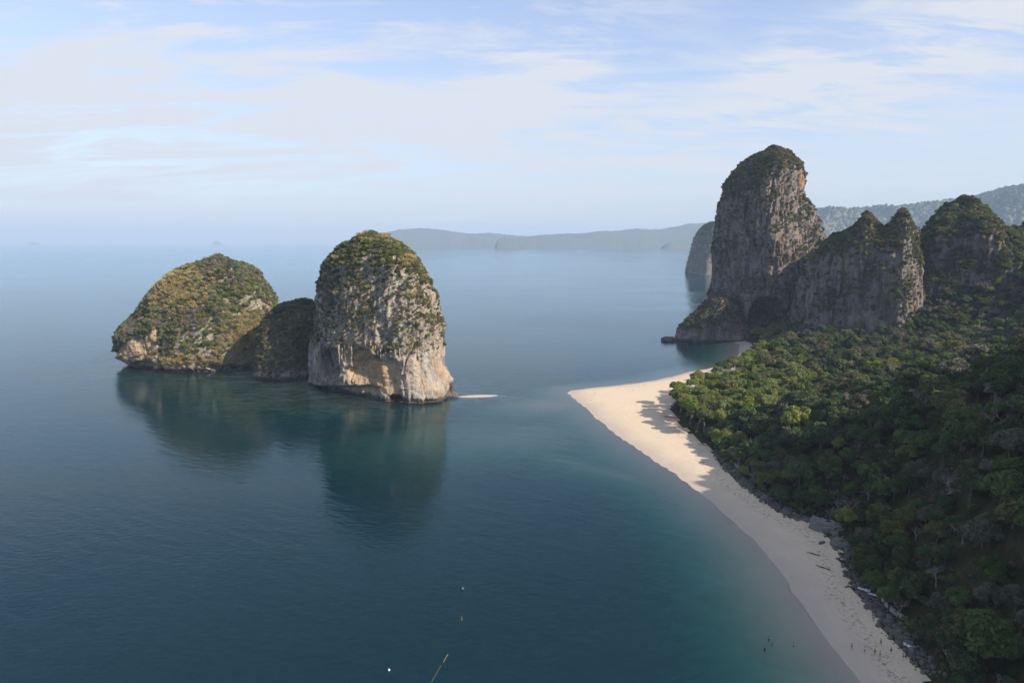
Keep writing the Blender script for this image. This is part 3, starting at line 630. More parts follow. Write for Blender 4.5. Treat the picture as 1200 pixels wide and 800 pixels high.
def trunk_mesh(name, seed, fork=5):
    rng = np.random.default_rng(seed); segs = []; p = np.zeros(3); r = 0.075
    for i in range(3):
        q = p + np.array((rng.normal()*0.05, rng.normal()*0.05, 0.36)); segs.append((p, q, r, r*0.85)); p, r = q, r*0.85
    for j in range(fork):
        a = 2*math.pi*j/fork + rng.random(); e = p + np.array((math.cos(a)*0.45, math.sin(a)*0.45, 0.35+0.25*rng.random())); segs.append((p-np.array((0, 0, .1)), e, r*0.7, r*0.25))
    return mesh_np(name, *tubes(segs, 6))
def bare_mesh(name, seed, levels=5, spread=0.55, up=0.25):
    rng = np.random.default_rng(seed); main, fine = [], []
    def grow(p, d, ln, r, lv):
        q = p + d*ln; m_ = (p+q)/2 + rng.normal(size=3)*ln*0.06
        for a_, b_, r0, r1 in ((p, m_, r, r*0.85), (m_, q, r*0.85, r*0.68)): (main if lv > levels-4 else fine).append((a_, b_, r0, r1))
        if lv == 0: return
        for _ in range(3 if lv > 1 else 2):
            e = d + rng.normal(size=3)*spread; e[2] += up*0.5; e /= np.linalg.norm(e)
            grow(q, e, ln*(0.62+0.2*rng.random()), r*0.6, lv-1)
    grow(np.zeros(3), np.array((0.05, 0, 1.0)), 0.40, 0.055, levels)
    a = mesh_np(name+'_trunk', *tubes(main, 5)); V, Fc = tubes(fine, 3)
    return a, mesh_np(name+'_crown', V, Fc)
def twig_bush(name, seed, n=140):
    rng = np.random.default_rng(seed); segs = []
    for _ in range(n):
        d = rng.normal(size=3); d[2] = abs(d[2])+0.2; d /= np.linalg.norm(d); p = d*0.15; q = d*(0.6+0.5*rng.random())+rng.normal(size=3)*0.15
        segs.append((p, q, 0.02, 0.012))
        for _ in range(2): segs.append((q*0.75, q+rng.normal(size=3)*0.2, 0.012, 0.006))
    return mesh_np(name, *tubes(segs, 3))
def grass_tuft(name, seed, n=220):
    rng = np.random.default_rng(seed); a = rng.random(n)*6.28; r = np.sqrt(rng.random(n)); P = np.stack((r*np.cos(a), r*np.sin(a), 0*a-0.1), -1)
    P[:, :2] *= 0.7; t = np.stack((0.35*np.cos(a)+rng.normal(size=n)*.25, 0.35*np.sin(a)+rng.normal(size=n)*.25, 0.5+0.75*rng.random(n)), -1)
    w = np.cross(t, rng.normal(size=(n, 3))); w = w/np.linalg.norm(w, axis=1)[:, None]*0.09
    V = np.stack((P-w, P+w, P+t+w*0.3, P+t-w*0.3), 1).reshape(-1, 3)
    me = mesh_np(name, V, np.arange(4*n).reshape(n, 4), False); attr(me, 'tint', np.repeat(rng.random(n), 4)); return me
NV = 5
CROWN = {}
base_cr = [crown_mesh('crown', 100+i, 3600, 20+3*i, 0.10, (0.75, 0.95, 0.85, 0.7, 1.05)[i], (0.74, 0.68, 0.78, 0.82, 0.64)[i]) for i in range(NV)]
base_sh = [crown_mesh('bush', 200+i, 460, 7, 0.15, 1.0, 0.55, (0.32, 0.5)) for i in range(3)]
SHRUB = {}
for k, mt in LEAF.items():
    if k == 'straw': continue
    for dst, src in ((CROWN, base_cr), (SHRUB, base_sh)):
        dst[k] = []
        for m_ in src:
            c = m_.copy(); c.materials.append(mt); dst[k].append(c)
TRUNK = [trunk_mesh('trunk', 300+i) for i in range(3)]
for t_ in TRUNK: t_.materials.append(M_BARK)
BARE = [bare_mesh('bare_tree', 400+i, 5, 0.5+0.08*i, 0.3) for i in range(3)]
for a, b in BARE: a.materials.append(M_PALEBARK); b.materials.append(M_TWIG)
TWIGB = [twig_bush('twig_bush', 500+i) for i in range(2)]
for t_ in TWIGB: t_.materials.append(M_TWIG)
TUFT = [grass_tuft('tuft', 520+i) for i in range(2)]
for t_ in TUFT: t_.materials.append(LEAF['straw'])

def source(name, meshes, trunks=None):
    """a collection outside the scene that a mass of plants is drawn from"""
    c = bpy.data.collections.new(name)
    for i, me in enumerate(meshes):
        o = bpy.data.objects.new(f'{name}_{i:02d}', me); c.objects.link(o)
    return c
def mass(name, pts, rz, scl, idx, coll, label, cat, tilt=None):
    """one uncountable mass of plants (kind stuff)"""
    n = len(pts)
    me = bpy.data.meshes.new(name); me.vertices.add(n); me.vertices.foreach_set('co', np.asarray(pts, np.float32).ravel())
    rot = np.zeros((n, 3)); rot[:, 2] = rz
    if tilt is not None: rot[:, :2] = tilt
    attr(me, 'rot', rot, 'POINT', 'FLOAT_VECTOR'); attr(me, 'scl', np.asarray(scl) if np.ndim(scl) == 2 else np.repeat(np.asarray(scl)[:, None], 3, 1), 'POINT', 'FLOAT_VECTOR'); attr(me, 'idx', idx, 'POINT', 'INT')
    o = link(name, me)
    g = bpy.data.node_groups.new(name, 'GeometryNodeTree')
    g.interface.new_socket('Geometry', in_out='INPUT', socket_type='NodeSocketGeometry'); g.interface.new_socket('Geometry', in_out='OUTPUT', socket_type='NodeSocketGeometry')
    gi = nd(g, 'NodeGroupInput'); ci = nd(g, 'GeometryNodeCollectionInfo', {'Collection': coll, 'Separate Children': True, 'Reset Children': True})
    def na(nm, ty): 
        q = nd(g, 'GeometryNodeInputNamedAttribute', None, data_type=ty); q.inputs['Name'].default_value = nm; return q.outputs[0]
    ip = nd(g, 'GeometryNodeInstanceOnPoints', {'Points': gi.outputs[0], 'Instance': ci.outputs[0], 'Pick Instance': True, 'Instance Index': na('idx', 'INT'),
            'Rotation': nd(g, 'FunctionNodeEulerToRotation', {0: na('rot', 'FLOAT_VECTOR')}).outputs[0], 'Scale': na('scl', 'FLOAT_VECTOR')})
    nd(g, 'NodeGroupOutput', {0: ip.outputs[0]})
    md = o.modifiers.new('plants', 'NODES'); md.node_group = g
    return tag(o, label, cat, kind='stuff')

# --- scrub on the rocks: thousands of bushes too small to pick apart, the larger ones things of their own
def sample(r, n, w, rng):
    V, Fq = r.V, r.F; T = np.concatenate((Fq[:, :3], Fq[:, [0, 2, 3]])); A, B, C = V[T[:, 0]], V[T[:, 1]], V[T[:, 2]]
    ar = 0.5*np.linalg.norm(np.cross(B-A, C-A), axis=1)*w[T].mean(1); ar *= (A[:, 2] > 1)
    k = rng.choice(len(T), n, p=ar/ar.sum()); s = np.sqrt(rng.random((n, 1))); t = rng.random((n, 1))
    return A[k]*(1-s)+B[k]*s*(1-t)+C[k]*s*t, r.N[T[k, 0]]
def seen_side(N, lim=0.35): return N[:, 1] < lim
SRC_SH = {k: source('scrub_source_'+k.replace(' ', '_'), v) for k, v in SHRUB.items()}
SRC_TW = source('twig_source', TWIGB); SRC_TU = source('tuft_source', TUFT)
def scrub(r, n, w, mix, label, smin, smax, rng, flat=1.05, lim=0.35, name='scrub'):
    P, N = sample(r, n, w, rng); ok = seen_side(N, lim); P, N = P[ok], N[ok]
    f = fbm(P, (16, 16, 12), 3, r.seed+40)+0.35*rng.normal(size=len(P)); q = np.argsort(np.argsort(f))/max(len(P), 1); lo = 0
    for kind, share in mix:
        sel = (q >= lo) & (q < lo+share); lo += share
        if sel.sum() < 3: continue
        m_ = sel.sum(); s = smin+(smax-smin)*rng.random(m_)**2.2
        src, nv = (SRC_TW, 2) if kind == 'twigs' else (SRC_TU, 2) if kind == 'straw' else (SRC_SH[kind], 3)
        if kind == 'straw': s = s*1.1
        nm = {'twigs': 'leafless_scrub', 'straw': 'dry_grass'}.get(kind, name)
        mass(nm, P[sel]+N[sel]*s[:, None]*0.25, rng.random(m_)*6.28, np.stack((s, s, s*flat), -1), rng.integers(0, nv, m_), src,
             ('dry straw-coloured grass ' if kind == 'straw' else 'bare brown twiggy scrub ' if kind == 'twigs' else kind+' scrub ')+label, 'grass' if kind == 'straw' else 'scrub')
rng = np.random.default_rng(11)
x_of, z_of = (lambda r: px_of(r.V[:, 0], r.V[:, 1], r.V[:, 2]))(r1)[:2]
dry = np.exp(-(((x_of-298)/26)**2+((z_of-400)/20)**2)) + 0.8*np.exp(-(((x_of-200)/30)**2+((z_of-340)/16)**2)) + 0.5*np.exp(-(((x_of-230)/60)**2+((z_of-425)/8)**2))
lush = np.exp(-(((x_of-235)/55)**2+((z_of-375)/32)**2)); topz = sstep(345, 315, z_of)
v1 = r1.veg
scrub(r1, 8500, v1*np.clip(1-0.9*dry-0.7*topz, 0.03, 1), (('dark green', .10), ('olive', .30), ('bright green', .16), ('grey green', .12), ('yellow green', .16), ('brown', .08), ('twigs', .08)), 'covering the flank of the broad island', 0.9, 3.4, rng)
scrub(r1, 2800, v1*topz+0.02, (('grey green', .35), ('olive', .25), ('brown', .25), ('twigs', .15)), 'on the rocky crown of the broad island', 0.7, 2.2, rng)
scrub(r1, 7000, np.clip(dry, 0, 1)*sstep(-.2, .2, r1.N[:, 2]+.1)*(r1.V[:, 2] > 6), (('straw', 1.0),), 'in patches on the broad island', 0.9, 2.2, rng)
u2, w2 = px_of(r2.V[:, 0], r2.V[:, 1], r2.V[:, 2])[:2]
cap2 = sstep(335, 305, w2)
scrub(r2, 7000, r2.veg*(0.1+cap2), (('olive', .42), ('dark green', .16), ('yellow green', .14), ('bright green', .08), ('brown', .18), ('straw', .02)), 'over the rounded cap of the tall island', 0.8, 2.8, rng)
scrub(r2, 7000, np.clip(r2.veg*1.0+0.05*(r2.V[:, 2] > 40), 0, 1)*(1-cap2*.8)*(1-sstep(.1, .5, r2.stain)), (('brown', .30), ('olive', .25), ('grey green', .15), ('twigs', .15), ('bright green', .13), ('straw', .02)), 'on ledges of the tall island', 0.5, 1.6, rng)
scrub(r3, 5000, r3.veg+.15, (('dark green', .28), ('olive', .36), ('brown', .2), ('grey green', .16)), 'on the low neck joining the two islands', 0.9, 2.4, rng, lim=1)
u4, w4 = px_of(r4.V[:, 0], r4.V[:, 1], r4.V[:, 2])[:2]; cap4 = sstep(250, 205, w4)
scrub(r4, 6000, r4.veg*(.06+cap4), (('olive', .42), ('dark green', .14), ('grey green', .18), ('brown', .18), ('yellow green', .08)), 'on the cap of the tallest tower', 0.9, 2.6, rng)
scrub(r4, 10000, (r4.veg+.06)*(1-cap4), (('brown', .4), ('olive', .25), ('dark green', .25), ('twigs', .1)), 'on ledges of the tallest tower', 0.7, 2.2, rng)
scrub(r5, 8000, r5.veg+.04, (('olive', .32), ('brown', .2), ('dark green', .28), ('bright green', .12), ('grey green', .08)), 'clinging to the fluted block', 0.8, 2.6, rng)
scrub(r6, 12000, r6.veg+.02, (('dark green', .34), ('olive', .30), ('deep green', .14), ('grey green', .1), ('brown', .06), ('bright green', .06)), 'clothing the pointed peak', 1.2, 4.6, rng, lim=.6)
scrub(r8, 2500, r8.veg+.05, (('olive', .3), ('dark green', .3), ('brown', .4)), 'on the rocky toe of the tallest tower', 0.7, 2.2, rng)
scrub(r9, 2500, r9.veg+.03, (('olive', .4), ('dark green', .4), ('brown', .2)), 'on the dark wall beside the tower cave', 0.8, 2.4, rng)
scrub(r7, 700, r7.veg+.03, (('olive', .6), ('dark green', .4)), 'on the pale rib behind the cleft', 0.8, 2.0, rng)
for r, n, lab in ((rA, 14000, 'covering the long blue-grey ridge'), (rB, 14000, 'covering the high ridge behind the pointed peak'), (rC, 3500, 'on the grey headland')):
    P, N = sample(r, n, r.veg+(.02 if r is rC else .3), rng); s = (6+6*rng.random(n))*(0.30 if r is rC else 1)
    mass('far_forest', P+N*1.0, rng.random(n)*6.28, s, rng.integers(0, 3, n), SRC_SH['dark green'], 'dark green forest '+lab, 'forest')
# ------------------------------------------------------------------ the forest
BT = BVHTree.FromPolygons(GV.tolist(), GF[is_hill | ~is_sea].tolist())
ROCKB = [(bvh_of(r), r) for r in (r4, r5, r6, r7, r8, r9)]
CAMP = Vector((0, 0, H))
def clear_view(p):
    d = Vector(p)-CAMP; L = d.length; d.normalize()
    for b in [BT]+[q for q, _ in ROCKB]:
        h_ = b.ray_cast(CAMP, d, L-3.0)
        if h_[0] is not None: return False
    return True
def px_ground(u, v):
    d = Vector(px_dir(u, v)).normalized(); h_ = BT.ray_cast(CAMP, d); return h_[0]
rng = np.random.default_rng(21)
trees = []                                   # x, y, z, crown radius, height, colour, bare
cell = {}
def free(x, y, R, k=0.60):
    i, j = int(x//8), int(y//8)
    for a in (-2, -1, 0, 1, 2):
        for b in (-2, -1, 0, 1, 2):
            for (x2, y2, r2_) in cell.get((i+a, j+b), ()):
                if (x-x2)**2+(y-y2)**2 < (k*(R+r2_))**2: return False
    return True
def claim(x, y, R): cell.setdefault((int(x//8), int(y//8)), []).append((x, y, R))
def ground_at(x, y):
    """top of land or rock under a point, and how level it is"""
    g, nz_, on = -99.0, 1.0, None
    h_ = BT.ray_cast(Vector((x, y, 500)), Vector((0, 0, -1)))
    if h_[0] is not None: g = h_[0].z; nz_ = abs(h_[1].z)
    for b, r in ROCKB:
        q = b.ray_cast(Vector((x, y, 500)), Vector((0, 0, -1)))
        if q[0] is not None and q[0].z > g: g = q[0].z; nz_ = abs(q[1].z); on = r
    return g, nz_, on
# trees that stand out, at their place in the photograph: pixel of the crown, radius, height, colour (None = leafless), label
SPECIAL = [
    (1046, 432, 7.5, 15, None, 'pale grey leafless tree with spreading limbs below the fluted block'),
    (1168, 490, 8.5, 14, None, 'wide pinkish-grey leafless tree on the upper hillside'),
    (1113, 566, 8.0, 10, None, 'broad flat leafless tree above the dry brown clearing'),
    (997, 588, 6.5, 11, None, 'grey leafless tree standing above the pale rock outcrop'),
    (1072, 516, 5.0, 10, None, 'slim ashy leafless tree beside a round yellow-green crown'),
    (1128, 620, 5.5, 9, None, 'leafless tree beside the vivid green tree above the beach'),
    (1118, 440, 6.5, 12, 'grey green', 'large smoky grey-green tree high on the hillside'),
    (1108, 480, 8.0, 16, 'olive', 'big olive tree draped in creepers on the hillside knoll'),
    (1092, 462, 6.0, 13, 'olive', 'olive tree with ragged crown on top of the hillside knoll'),
    (1044, 626, 5.0, 11, 'yellow green', 'vivid light-green tree with layered crown above the shaded beach'),
    (1062, 612, 4.0, 9, 'bright green', 'smaller fresh green tree next to the vivid light-green tree'),
    (1062, 536, 4.2, 10, 'yellow green', 'round yellow-green crown standing alone among dark trees'),
    (872, 440, 5.5, 10, 'rust', 'rust-red tree at the edge of the grove'),
    (856, 442, 5.0, 9, 'brown', 'brownish dry tree beside the rust-red tree'),
    (912, 446, 6.0, 11, 'yellow green', 'bright yellow-green tree in the middle of the grove'),
    (930, 440, 6.0, 12, 'yellow green', 'tall yellow-green tree at the back of the grove'),
    (930, 494, 8.0, 15, 'bright green', 'large domed green tree in the centre of the grove'),
    (848, 492, 7.0, 11, 'yellow green', 'wide layered light-green tree beside the small pale roof'),
    (845, 513, 6.0, 10, 'bright green', 'leafy light-green tree at the beach edge below the pale roof'),
    (880, 528, 7.0, 12, 'deep green', 'dense round green tree behind the low curved wall'),
    (820, 466, 8.0, 12, 'bright green', 'spreading green tree at the tip of the grove'),
    (800, 462, 6.0, 9, 'deep green', 'low green tree leaning over the sunlit sand'),
    (935, 560, 6.5, 13, 'deep green', 'dark glossy tree above the black boulders'),
    (1003, 420, 6.0, 12, 'olive', 'olive tree at the foot of the fluted block'),
]
for (u, v, R, ht, colr, lab) in SPECIAL:
    p = px_ground(u, v + 0.55*ht*F/ max(150, 2.0*(px_ground(u, v)-CAMP).length/2))
    if p is None: continue
    claim(p.x, p.y, R*0.9); trees.append((p.x, p.y, p.z, R, ht, colr, lab))
x0g, x1g, y0g, y1g = 90, 620, 120, 790
n_c = 34000
cx, cy2 = x0g+(x1g-x0g)*rng.random(n_c), y0g+(y1g-y0g)*rng.random(n_c)
keep = (cx < 0.80*cy2+150) & (cy2*0 + cx > 60); cx, cy2 = cx[keep], cy2[keep]
ch, csw, csv, _ = height(cx, cy2, True)
Pn = np.stack((cx, cy2, 0*cx), -1); fa = fbm(Pn, 45, 3, 71); fb = fbm(Pn, 20, 2, 72); fc = rng.random(len(cx))
clear_c = px_ground(1085, 590)
for x, y, h_, sv, a, b, q in zip(cx, cy2, ch, csv, fa, fb, fc):
    if sv < 2.5: continue
    grove = y > 370 and h_ < 13
    edge = sv < 9
    R = ((4.4 if grove else 3.0) + 2.0*q) if edge else (5.0+4.0*q**2 if grove else 3.6+5.0*q**3)
    if math.hypot(x-clear_c.x, y-clear_c.y) < 13 and q > 0.25: continue
    if not free(x, y, R, 0.60 if grove else 0.52): continue
    g, nzz, on = ground_at(x, y)
    if nzz < 0.5: continue
    if on is not None:
        if nzz < 0.62 or g > 108 or on in (r4, r7, r9): continue
        R *= 0.6
    claim(x, y, R); w = 0.55*a+0.35*b+0.5*(rng.random()-0.5)
    if grove: colr = 'yellow green' if w > .14 else 'bright green' if w > -0.16 else 'deep green' if w > -0.26 else 'dark green' if w > -.34 else 'olive'
    elif on is not None: colr = 'olive' if w > 0.10 else 'dark green' if w > -0.2 else 'grey green'
    else: colr = 'olive' if w > 0.24 else 'grey green' if w > 0.12 else 'dark green' if w > -0.14 else 'deep green'
    if rng.random() < 0.05: colr = 'yellow green' if not grove else 'olive'
    bare = (not grove) and on is None and (rng.random() < (0.08 if y > 200 else .10) or (w < -0.3 and rng.random() < .6))
    trees.append((x, y, g, R, min(((2.2 if grove and edge else 1.5 if grove else 1.15)+0.5*rng.random())*R + 1.5, 17), None if bare else colr, on))
LM = []                                      # landmarks a tree can be told by
def landmark(u, v, phrase):
    q = px_ground(u, v)
    if q is not None: LM.append((q.x, q.y, q.z, phrase))
for u, v, ph in ((966, 618, 'the pale rock outcrop'), (1012, 692, 'the crumpled white sheet'), (1115, 770, 'the stone steps'), (868, 550, 'the low curved wall'), (846, 508, 'the pale-roofed hut'), (788, 488, 'the red kayaks'),
                 (1085, 590, 'the dry brown clearing'), (1046, 722, 'the short grey wall'), (880, 405, 'the tower cave'), (985, 405, 'the fluted block'), (1130, 395, 'the pointed peak'), (1072, 400, 'the dark cleft'), (850, 432, 'the narrow back beach')): landmark(u, v, ph)
SHORT = {0: 'the pale spreading leafless tree', 1: 'the wide pinkish leafless tree', 2: 'the broad flat leafless tree', 4: 'the slim ashy tree', 6: 'the smoky grey-green tree', 7: 'the creeper-draped olive tree', 9: 'the vivid light-green tree',
         11: 'the round yellow-green crown', 12: 'the rust-red tree', 14: 'the bright yellow-green tree', 16: 'the large domed tree', 17: 'the wide layered tree', 20: 'the spreading spit tree', 22: 'the dark glossy tree'}
for i, ph in SHORT.items():
    t = trees[i]; LM.append((t[0], t[1], t[2], ph))
USED = {}
def told(x, y, z, what, own=None):
    L = sorted((m_ for m_ in LM), key=lambda m_: (m_[0]-x)**2+(m_[1]-y)**2)
    a, b = L[0], L[1]; dz = z-a[2]
    c = L[2]; rel = 'uphill of' if dz > 5 else 'downhill of' if dz < -5 else 'beside'
    for t in (f'{what} {rel} {a[3]}', f'{what} between {a[3]} and {b[3]}', f'{what} between {a[3]} and {c[3]}', f'{what} between {b[3]} and {c[3]}', f'{what} between {a[3]} and {L[3][3]}', f'{what} between {b[3]} and {L[3][3]}'):
        if t not in USED: USED[t] = 1; return t
    return f'{what} {rel} {a[3]}'
def zone(x, y, z, on):
    if on is r6: return 'on the slopes of the pointed peak'
    if on in (r4, r5, r7, r8, r9): return 'on the rock of the fluted block'
    if y > 370 and z < 13: return 'in the flat grove behind the sandy spit'
    if y < 300: return 'on the steep dark slope above the shaded beach'
    if y < 430: return 'on the middle hillside above the grove'
    return 'on the hillside below the cliffs'
SRC_CR = {k: source('crown_source_'+k.replace(' ', '_'), v) for k, v in CROWN.items()}
SRC_BT = source('bare_source', [b for _, b in BARE]); SRC_BTT = source('bare_trunk_source', [a for a, _ in BARE])
cand = []
for i, t in enumerate(trees):
    u, v, D = px_of(t[0], t[1], t[2]+t[4]*0.8)
    vis = -20 < u < 1215 and v < 810 and clear_view((t[0], t[1], t[2]+t[4]))
    cand.append((t[3]/D if vis else -1, i))
cand.sort(reverse=True)
n_leaf = n_bare = 0; rest = {}; rest_bare = []
def crown_place(t, q): return t[4]-t[3]*(0.75, 0.95, 0.85, 0.7, 1.05)[q]*0.85
for key, i in cand:
    x, y, z, R, ht, colr, info = trees[i]; special = isinstance(info, str); rz = float(rng.random()*6.28)
    if colr is None:
        if (key > 0 and n_bare < 90) or special:
            n_bare += 1; k = int(rng.integers(0, 3))
            e = empty('leafless_tree', (x, y, z-0.3), rz, ht/1.55); e.scale = (R/0.95, R/0.95, ht/1.6)
            lab = info if special else told(x, y, z, ('small' if R < 4.2 else 'large')+' grey leafless tree')
            tag(e, lab, 'tree', None if special else 'leafless trees on the hillside')
            link('trunk', BARE[k][0], None, e); link('crown', BARE[k][1], None, e)
        else: rest_bare.append((x, y, z, R, ht, rz))
        continue
    q = int(rng.integers(0, NV))
    if (key > 0 and n_leaf < 296) or special:
        n_leaf += 1
        e = empty('broadleaf_tree', (x, y, z-0.3), rz)
        if special: lab = info
        else:
            lab = told(x, y, z, ('small ' if R < 4 else 'mid-sized ' if R < 5.4 else 'large ')+colr+' tree')
        tag(e, lab, 'tree', None if special else 'green trees '+zone(x, y, z, info))
        c = link('crown', CROWN[colr][q], None, e, (0, 0, crown_place(trees[i], q))); c.scale = (R, R, R*(0.95+0.25*rng.random()))
        tr = link('trunk', TRUNK[q % 3], None, e); tr.scale = (ht*0.62,)*2 + (ht*0.60,)
    else: rest.setdefault(colr, []).append((x, y, z-0.3+crown_place(trees[i], q), R, q, rz))
for k, L in rest.items():
    A = np.array(L); mass('forest', A[:, :3], A[:, 5], A[:, 3], A[:, 4].astype(int), SRC_CR[k], f'{k} trees of the closed forest filling the hillside', 'forest')
if rest_bare:
    A = np.array(rest_bare); s = np.stack((A[:, 3]/.95, A[:, 3]/.95, A[:, 4]/1.6), -1); ii = rng.integers(0, 3, len(A))
    for sr in (SRC_BT, SRC_BTT): mass('bare_forest', A[:, :3], A[:, 5], s, ii, sr, 'leafless trees scattered through the closed forest', 'forest')
# undergrowth between the trunks and along the beach edge
n_c = 16000
cx, cy2 = 95+360*rng.random(n_c), 125+560*rng.random(n_c); k_ = (cx < 0.78*cy2+20); cx, cy2 = cx[k_], cy2[k_]
ch, _, csv, _ = height(cx, cy2, True); s_ = 0.8+1.5*rng.random(len(cx)); k_ = csv > np.where(cy2 > 330, 1.0, 3.5); cx, cy2, ch, s_ = [a[k_] for a in (cx, cy2, ch, s_)]
f = fbm(np.stack((cx, cy2, 0*cx), -1), 12, 3, 81)+0.3*rng.normal(size=len(cx)); q = np.argsort(np.argsort(f))/len(f)
dc = np.hypot(cx-clear_c.x, cy2-clear_c.y) < 15
for kind, a, b in (('dark green', 0, .35), ('deep green', .35, .55), ('olive', .55, .75), ('brown', .75, .88), ('grey green', .88, .96), ('bright green', .96, 1.01)):
    m_ = (q >= a) & (q < b) & (~dc | (kind == 'brown')); n = m_.sum()
    mass('undergrowth', np.stack((cx, cy2, ch+.3), -1)[m_], rng.random(n)*6.28, s_[m_], rng.integers(0, 3, n), SRC_SH[kind], f'{kind} undergrowth on the forest floor', 'undergrowth')
ang, rr = rng.random(260)*6.28, 15*np.sqrt(rng.random(260)); tx, ty = clear_c.x+rr*np.cos(ang), clear_c.y+rr*np.sin(ang)*0.7; tz = height(tx, ty)
mass('dry_brush', np.stack((tx, ty, tz+.1), -1), ang, 0.6+0.6*rng.random(260), rng.integers(0, 3, 260), SRC_SH['brown'], 'dry brown brush in the clearing on the steep slope', 'brush')

# bushes on the islands large enough to pick apart
def bushes(r, n, w, cols, lab, smin, smax, lim=0.2):
    P, N = sample(r, n*6, w, rng); ok = (N[:, 1] < lim) & (N[:, 2] > 0.15); P, N = P[ok][:n], N[ok][:n]
    for p, nn_ in zip(P, N):
        k = cols[int(rng.integers(0, len(cols)))]; s = smin+(smax-smin)*rng.random()
        o = link('bush', SHRUB[k][int(rng.integers(0, 3))]); o.location = p+nn_*s*0.15; o.scale = (s, s, s*0.9); o.rotation_euler = (0, 0, rng.random()*6.28)
        L = f"{'small' if s < smin+.35*(smax-smin) else 'large'} {k} bush {lab}"; tag(o, L, 'bush', L)
bushes(r1, 70, v1*lush, ('bright green', 'yellow green', 'dark green', 'deep green'), 'on the flank of the broad island', 1.6, 2.9)
bushes(r1, 26, v1*topz, ('olive', 'brown'), 'along the skyline of the broad island', 1.2, 2.2, 1.0)
bushes(r2, 46, r2.veg*cap2, ('olive', 'dark green'), 'on the rounded cap of the tall island', 1.2, 2.2, 1.0)
bushes(r4, 50, r4.veg*cap4, ('olive', 'dark green'), 'on the green cap of the tallest tower', 2.0, 3.4, 1.0)
bushes(r6, 70, r6.veg, ('dark green', 'olive', 'grey green'), 'on the crags of the pointed peak', 2.0, 3.6, .3)
B3 = bvh_of(r3)
for (u, v, s, lab) in ((330, 352, 3.6, 'flat-topped dark tree on the skyline of the neck between the islands'), (343, 355, 2.8, 'small dark tree beside the flat-topped one on the neck'), (360, 345, 4.2, 'dark rounded tree where the neck meets the tall island')):
    d = Vector(px_dir(u, v+15)).normalized(); h_ = B3.ray_cast(CAMP, d)
    if h_[0] is None: continue
    e = empty('broadleaf_tree', h_[0]-Vector((0, 0, .4))); tag(e, lab, 'tree')
    c = link('crown', CROWN['dark green'][0], None, e, (0, 0, s*1.05)); c.scale = (s, s, s*.9); tr = link('trunk', TRUNK[0], None, e); tr.scale = (s*1.3,)*3

# ------------------------------------------------------------------ boulders and outcrops
def boulder_mesh(name, seed, nr=9, nc=12, amp=0.35):
    th = np.linspace(0.12, math.pi-0.12, nr); ph = np.arange(nc)*2*math.pi/nc
    V = np.stack((np.sin(th)[:, None]*np.cos(ph), np.sin(th)[:, None]*np.sin(ph), np.cos(th)[:, None]+0*ph), -1).reshape(-1, 3)
    V = np.sign(V)*np.abs(V)**0.75
    V = V*(1+amp*fbm(V, 0.8, 3, seed)+0.5*amp*fbm(V, 0.3, 3, seed+.5)-0.35*amp*np.abs(fbm(V, (.25, .25, .9), 2, seed+.8)))[:, None]*np.array((1, .8, .7)); V[:, 2] *= 1
    me = mesh_np(name, V, grid_faces(nr, nc, True), False); a = np.zeros(len(V))
    return me
BLD = [boulder_mesh('boulder', 600+i) for i in range(5)]
for b in BLD: b.materials.append(M_BOULD)
edge = vp[(px_of(vp[:, 0], vp[:, 1], 2.4)[1] > 527)]
seg = np.concatenate(([0], np.cumsum(np.hypot(*np.diff(edge, axis=0).T))))
def along(s_): return np.stack((np.interp(s_, seg, edge[:, 0]), np.interp(s_, seg, edge[:, 1])), -1)
def bz(p): return height(p[:, 0], p[:, 1])
S_ = rng.random(150)*seg[-1]*0.86; p = along(S_) + np.stack((rng.normal(size=150)*1.0+1.2, rng.normal(size=150)*1.2), -1); z = bz(p)
for i in range(150):
    s = 0.5+0.9*rng.random()**2; o = link('boulder', BLD[i % 5]); o.location = (p[i, 0], p[i, 1], z[i]+s*.15); o.scale = (s*1.2, s, s*.9); o.rotation_euler = (rng.random(), rng.random(), rng.random()*6)
    L = told(p[i, 0], p[i, 1], z[i], ('small' if s < .75 else 'large')+' dark boulder'); tag(o, L, 'boulder', 'boulders between sand and forest')
SRC_B = source('rubble_source', BLD)
S_ = rng.random(2600)*seg[-1]*0.88; p = along(S_) + np.stack((rng.normal(size=2600)*1.4+1.6, rng.normal(size=2600)*1.6), -1); z = bz(p)
mass('rubble', np.column_stack((p, z+.1)), rng.random(2600)*6.28, 0.2+0.65*rng.random(2600)**3, rng.integers(0, 5, 2600), SRC_B, 'dark rubble at the foot of the forested slope', 'rubble')
def outcrop(name, u, v, sc, rz, mat, label, seed, dz=0.0, dense=(28, 44), onland=True, cat='rock'):
    me = boulder_mesh(name, seed, dense[0], dense[1], 0.42); me.materials.append(mat)
    if onland: q = px_ground(u, v)
    else: a, b = px_sea(u, v); q = Vector((a, b, 0))
    o = link(name, me); o.location = q + Vector((0, 0, dz)); o.scale = sc; o.rotation_euler = (0, 0, rz); return tag(o, label, cat)
outcrop('rock_outcrop', 968, 622, (6.5, 2.6, 5), -0.75, M_PALER, 'pale grey bare rock outcrop at the back of the shaded beach', 701, 1.0)
outcrop('rock_outcrop', 985, 641, (3.5, 2, 3.2), -0.9, M_PALER, 'smaller grey rock outcrop where forest meets the shaded sand', 703, 0.5)
outcrop('boulder', 529, 464, (5.2, 3.4, 3.4), 0.2, M_BOULD, 'brown boulder on the sandbar beside the tall island', 705, 0.8, onland=False, cat='boulder')
outcrop('boulder', 784, 399, (9, 6, 5.0), 0.2, M_BOULD, 'dark boulder in the sea at the foot of the tallest tower', 707, 0.8, onland=False, cat='boulder')
outcrop('boulder', 963, 636, (1.6, .8, .7), 0.5, M_BOULD, 'flat dark rock lying alone on the shaded sand', 709, 0.2, (12, 16), cat='boulder')

